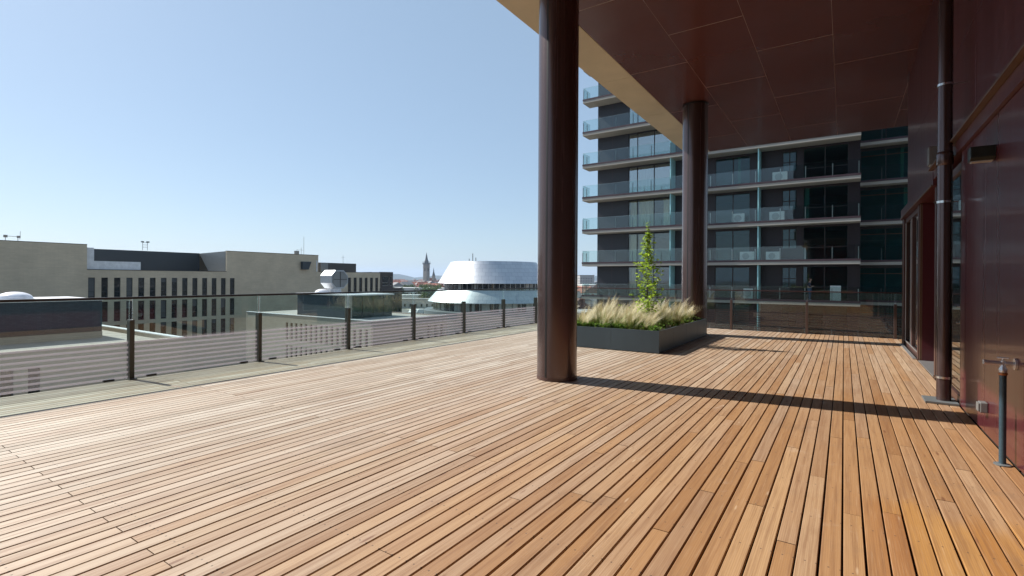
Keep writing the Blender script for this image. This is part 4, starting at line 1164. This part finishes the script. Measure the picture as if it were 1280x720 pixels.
def church():
    p = at(533, 850)
    o = thing('church', 'tall dark stone church tower with a pointed slate spire on the skyline', 'church', (p.x, p.y, ZG))
    z = lambda v: ZG + v
    MB().box(p.x-3.9, p.x+3.9, p.y-3.9, p.y+3.9, z(0), z(41)).box(p.x-4.3, p.x+4.3, p.y-4.3, p.y+4.3, z(36), z(37)).build('tower', M['stone'], o)
    MB().box(p.x-4.8, p.x+4.8, p.y-4.8, p.y+4.8, z(41.02), z(42.6)).build('gallery', M['slate'], o)
    MB().lathe([(4.2,z(42.6)),(3.7,z(46)),(2.3,z(49)),(.15,z(61))], p.x, p.y, 8).build('spire', M['slate'], o)
    m = MB()
    for sx, sy in ((1,1),(1,-1),(-1,1),(-1,-1)): m.lathe([(.7,z(42.6)),(.6,z(44)),(.05,z(46.5))], p.x+4*sx, p.y+4*sy, 6)
    m.build('pinnacle', M['slate'], o)
    m = MB()
    for a in range(4):
        dx, dy = ((3.93,0),(-3.93,0),(0,3.93),(0,-3.93))[a]
        m.box(p.x+dx-(1.2 if dx==0 else .03), p.x+dx+(1.2 if dx==0 else .03), p.y+dy-(1.2 if dy==0 else .03), p.y+dy+(1.2 if dy==0 else .03), z(29), z(34))
    m.build('belfry_opening', M['winframe'], o)
    q = p + F_*30
    MB().ext([(q.x-6,z(0)),(q.x+6,z(0)),(q.x+6,z(10)),(q.x,z(18)),(q.x-6,z(10))], 'y', q.y-12, q.y+16).build('nave', M['tile_red'], o)
    p2 = at(542, 880)
    o2 = thing('church_turret', 'thin second spire right of the church tower', 'church', (p2.x, p2.y, ZG))
    MB().box(p2.x-2.1, p2.x+2.1, p2.y-2.1, p2.y+2.1, z(0), z(22)).build('turret', M['stone'], o2)
    MB().lathe([(2.7,z(22)),(1.2,z(28)),(.1,z(36))], p2.x, p2.y, 8).build('spire', M['slate'], o2)
church()

def town_tree(p, h, label):
    o = thing('town_tree', label, 'tree', (p.x, p.y, ZG), 'trees among the far roofs')
    rr_ = random.Random(int(p.x*7+p.y))
    m = MB().tube([(p.x,p.y,ZG),(p.x+.1,p.y,ZG+h*.35),(p.x,p.y+.1,ZG+h*.75)], [.3,.22,.08], 6)
    for i in range(5):
        a = i*1.3; m.tube([(p.x,p.y,ZG+h*(.3+.07*i)), (p.x+h*.22*math.cos(a), p.y+h*.22*math.sin(a), ZG+h*(.5+.08*i))], [.12,.03], 5)
    m.build('trunk', M['brown_bark'], o)
    c = MB(); W = h*.36
    lobes = [(rr_.gauss(0,W*.42), rr_.gauss(0,W*.42), h*rr_.uniform(.42,.86), W*rr_.uniform(.35,.62)) for _ in range(9)]
    for lx, ly, lz, lr in lobes:
        for _ in range(60):
            d = Vector((rr_.gauss(0,1), rr_.gauss(0,1), rr_.gauss(0,.8))).normalized()*lr*rr_.uniform(.55,1.05)
            q = Vector((p.x+lx, p.y+ly, ZG+lz)) + d
            n = Vector((rr_.gauss(0,1), rr_.gauss(0,1), rr_.gauss(0,1))).normalized(); u = n.orthogonal().normalized(); v = n.cross(u); s_ = rr_.uniform(.3,.7)
            c.add([q-u*s_, q+v*s_*.7, q+u*s_, q-v*s_*.7], [(0,1,2,3)])
    c.build('crown', M['town_leaf'], o)
for i in range(64):
    px_ = r.choice([r.uniform(495,552), r.uniform(500,545), r.uniform(716,746), r.uniform(430,560)])
    d = 320*(2.4**r.random())
    p = at(px_, d)
    if clear(p, 5): town_tree(p, r.uniform(8.5,13), 'bushy green town tree among the roofs between the brick block and the silver building' if px_ < 600 else 'bushy green town tree behind the foot of the apartment tower')
for i, px_ in enumerate((519.5, 523.0, 526.5)):
    p = at(px_, 243)
    o = thing('parked_van', ['leftmost','middle','rightmost'][i] + ' of three white vans parked in the pale yard', 'van', (p.x,p.y,ZG+.06), 'white vans in the yard')
    z0 = ZG+.06
    MB().ext([(p.x-1,z0+.4),(p.x+1,z0+.4),(p.x+1,z0+2.3),(p.x-.9,z0+2.4)], 'y', p.y-2.6, p.y+1.4).build('body', M['white_box'], o, bevel=.1)
    MB().ext([(p.y-4.0,z0+.4),(p.y-2.6,z0+.4),(p.y-2.6,z0+2.2),(p.y-3.1,z0+2.1),(p.y-3.5,z0+1.3),(p.y-4.0,z0+1.1)], 'x', p.x-.95, p.x+.95).build('cab', M['white_box'], o, bevel=.05)
    for sx in (-1.0,.8):
        for sy in (-3.2,.6):
            MB().tube([(p.x+sx,p.y+sy,z0+.36),(p.x+sx+.2,p.y+sy,z0+.36)], .36, 14).build('wheel', M['seam'], o)

# ------------------------------------------------------------------ air
hz = MB().box(-8800, 8800, -8800, 8800, ZG-1.0, 175)
def haze_mat():
    t = NT('summer_haze')
    v = t.n('ShaderNodeVolumePrincipled'); v.inputs['Color'].default_value = (.60,.76,1.0,1)
    v.inputs['Density'].default_value = HAZE; v.inputs['Anisotropy'].default_value = .2
    t.link(v.outputs[0], t.out.inputs['Volume']); return t.mat
HAZE = 1.0e-4
tag(hz.build('haze', haze_mat()), kind='stuff')

# ------------------------------------------------------------------ light
SUN_EL, SUN_AZ = 43.1, math.degrees(math.atan2(-.99, -.137))     # azimuth from +Y, clockwise towards +X
wd = bpy.data.worlds.new('World'); scn.world = wd; wd.use_nodes = True
nt = wd.node_tree; nt.nodes.clear()
sky = nt.nodes.new('ShaderNodeTexSky'); sky.sky_type = 'NISHITA'; sky.sun_disc = False
sky.sun_elevation = rad(SUN_EL); sky.sun_rotation = rad(SUN_AZ); sky.altitude = 200; sky.air_density = 1.0; sky.dust_density = .8; sky.ozone_density = 2.2
bg = nt.nodes.new('ShaderNodeBackground'); bg.inputs[1].default_value = .105
ow = nt.nodes.new('ShaderNodeOutputWorld'); mxs = nt.nodes.new('ShaderNodeMix'); mxs.data_type = 'RGBA'; mxs.inputs[0].default_value = .58; mxs.inputs[7].default_value = (2.6,3.55,4.5,1)
nt.links.new(sky.outputs[0], mxs.inputs[6]); nt.links.new(mxs.outputs[2], bg.inputs[0]); nt.links.new(bg.outputs[0], ow.inputs[0])
sd = bpy.data.lights.new('sun', 'SUN'); sd.energy = 4.8; sd.angle = rad(.53); sd.color = (1, .95, .88)
so_ = bpy.data.objects.new('sun', sd); COL.objects.link(so_)
az = rad(SUN_AZ); el = rad(SUN_EL)
to_sun = Vector((math.sin(az)*math.cos(el), math.cos(az)*math.cos(el), math.sin(el)))
so_.rotation_euler = to_sun.to_track_quat('Z', 'Y').to_euler(); so_.location = (-60, 0, 60)

# ------------------------------------------------------------------ camera
cd = bpy.data.cameras.new('camera'); cam = bpy.data.objects.new('camera', cd); COL.objects.link(cam); scn.camera = cam
yaw = math.atan2(415, 624); roll = .006
Fv = Vector((-math.sin(yaw), math.cos(yaw), 0)); Rv = Vector((math.cos(yaw), math.sin(yaw), 0)); Uv = Vector((0,0,1))
cr = Rv*math.cos(roll) + Uv*math.sin(roll); cu = Uv*math.cos(roll) - Rv*math.sin(roll)
cam.matrix_world = Matrix(((cr.x,cu.x,-Fv.x,0),(cr.y,cu.y,-Fv.y,0),(cr.z,cu.z,-Fv.z,1.5),(0,0,0,1)))
cd.sensor_width = 36; cd.lens = 624/1280*36; cd.shift_y = -11.8/1280; cd.clip_start = .05; cd.clip_end = 30000

vs_ = scn.view_settings; vs_.view_transform = 'Standard'; vs_.look = 'None'; vs_.exposure = .57; vs_.gamma = 1.0; vs_.use_curve_mapping = False
cy = scn.cycles
cy.max_bounces = 10; cy.diffuse_bounces = 4; cy.glossy_bounces = 4; cy.transparent_max_bounces = 32; cy.transmission_bounces = 6; cy.volume_bounces = 1
cy.sample_clamp_indirect = 6.0; cy.caustics_reflective = False; cy.caustics_refractive = False; cy.use_denoising = True
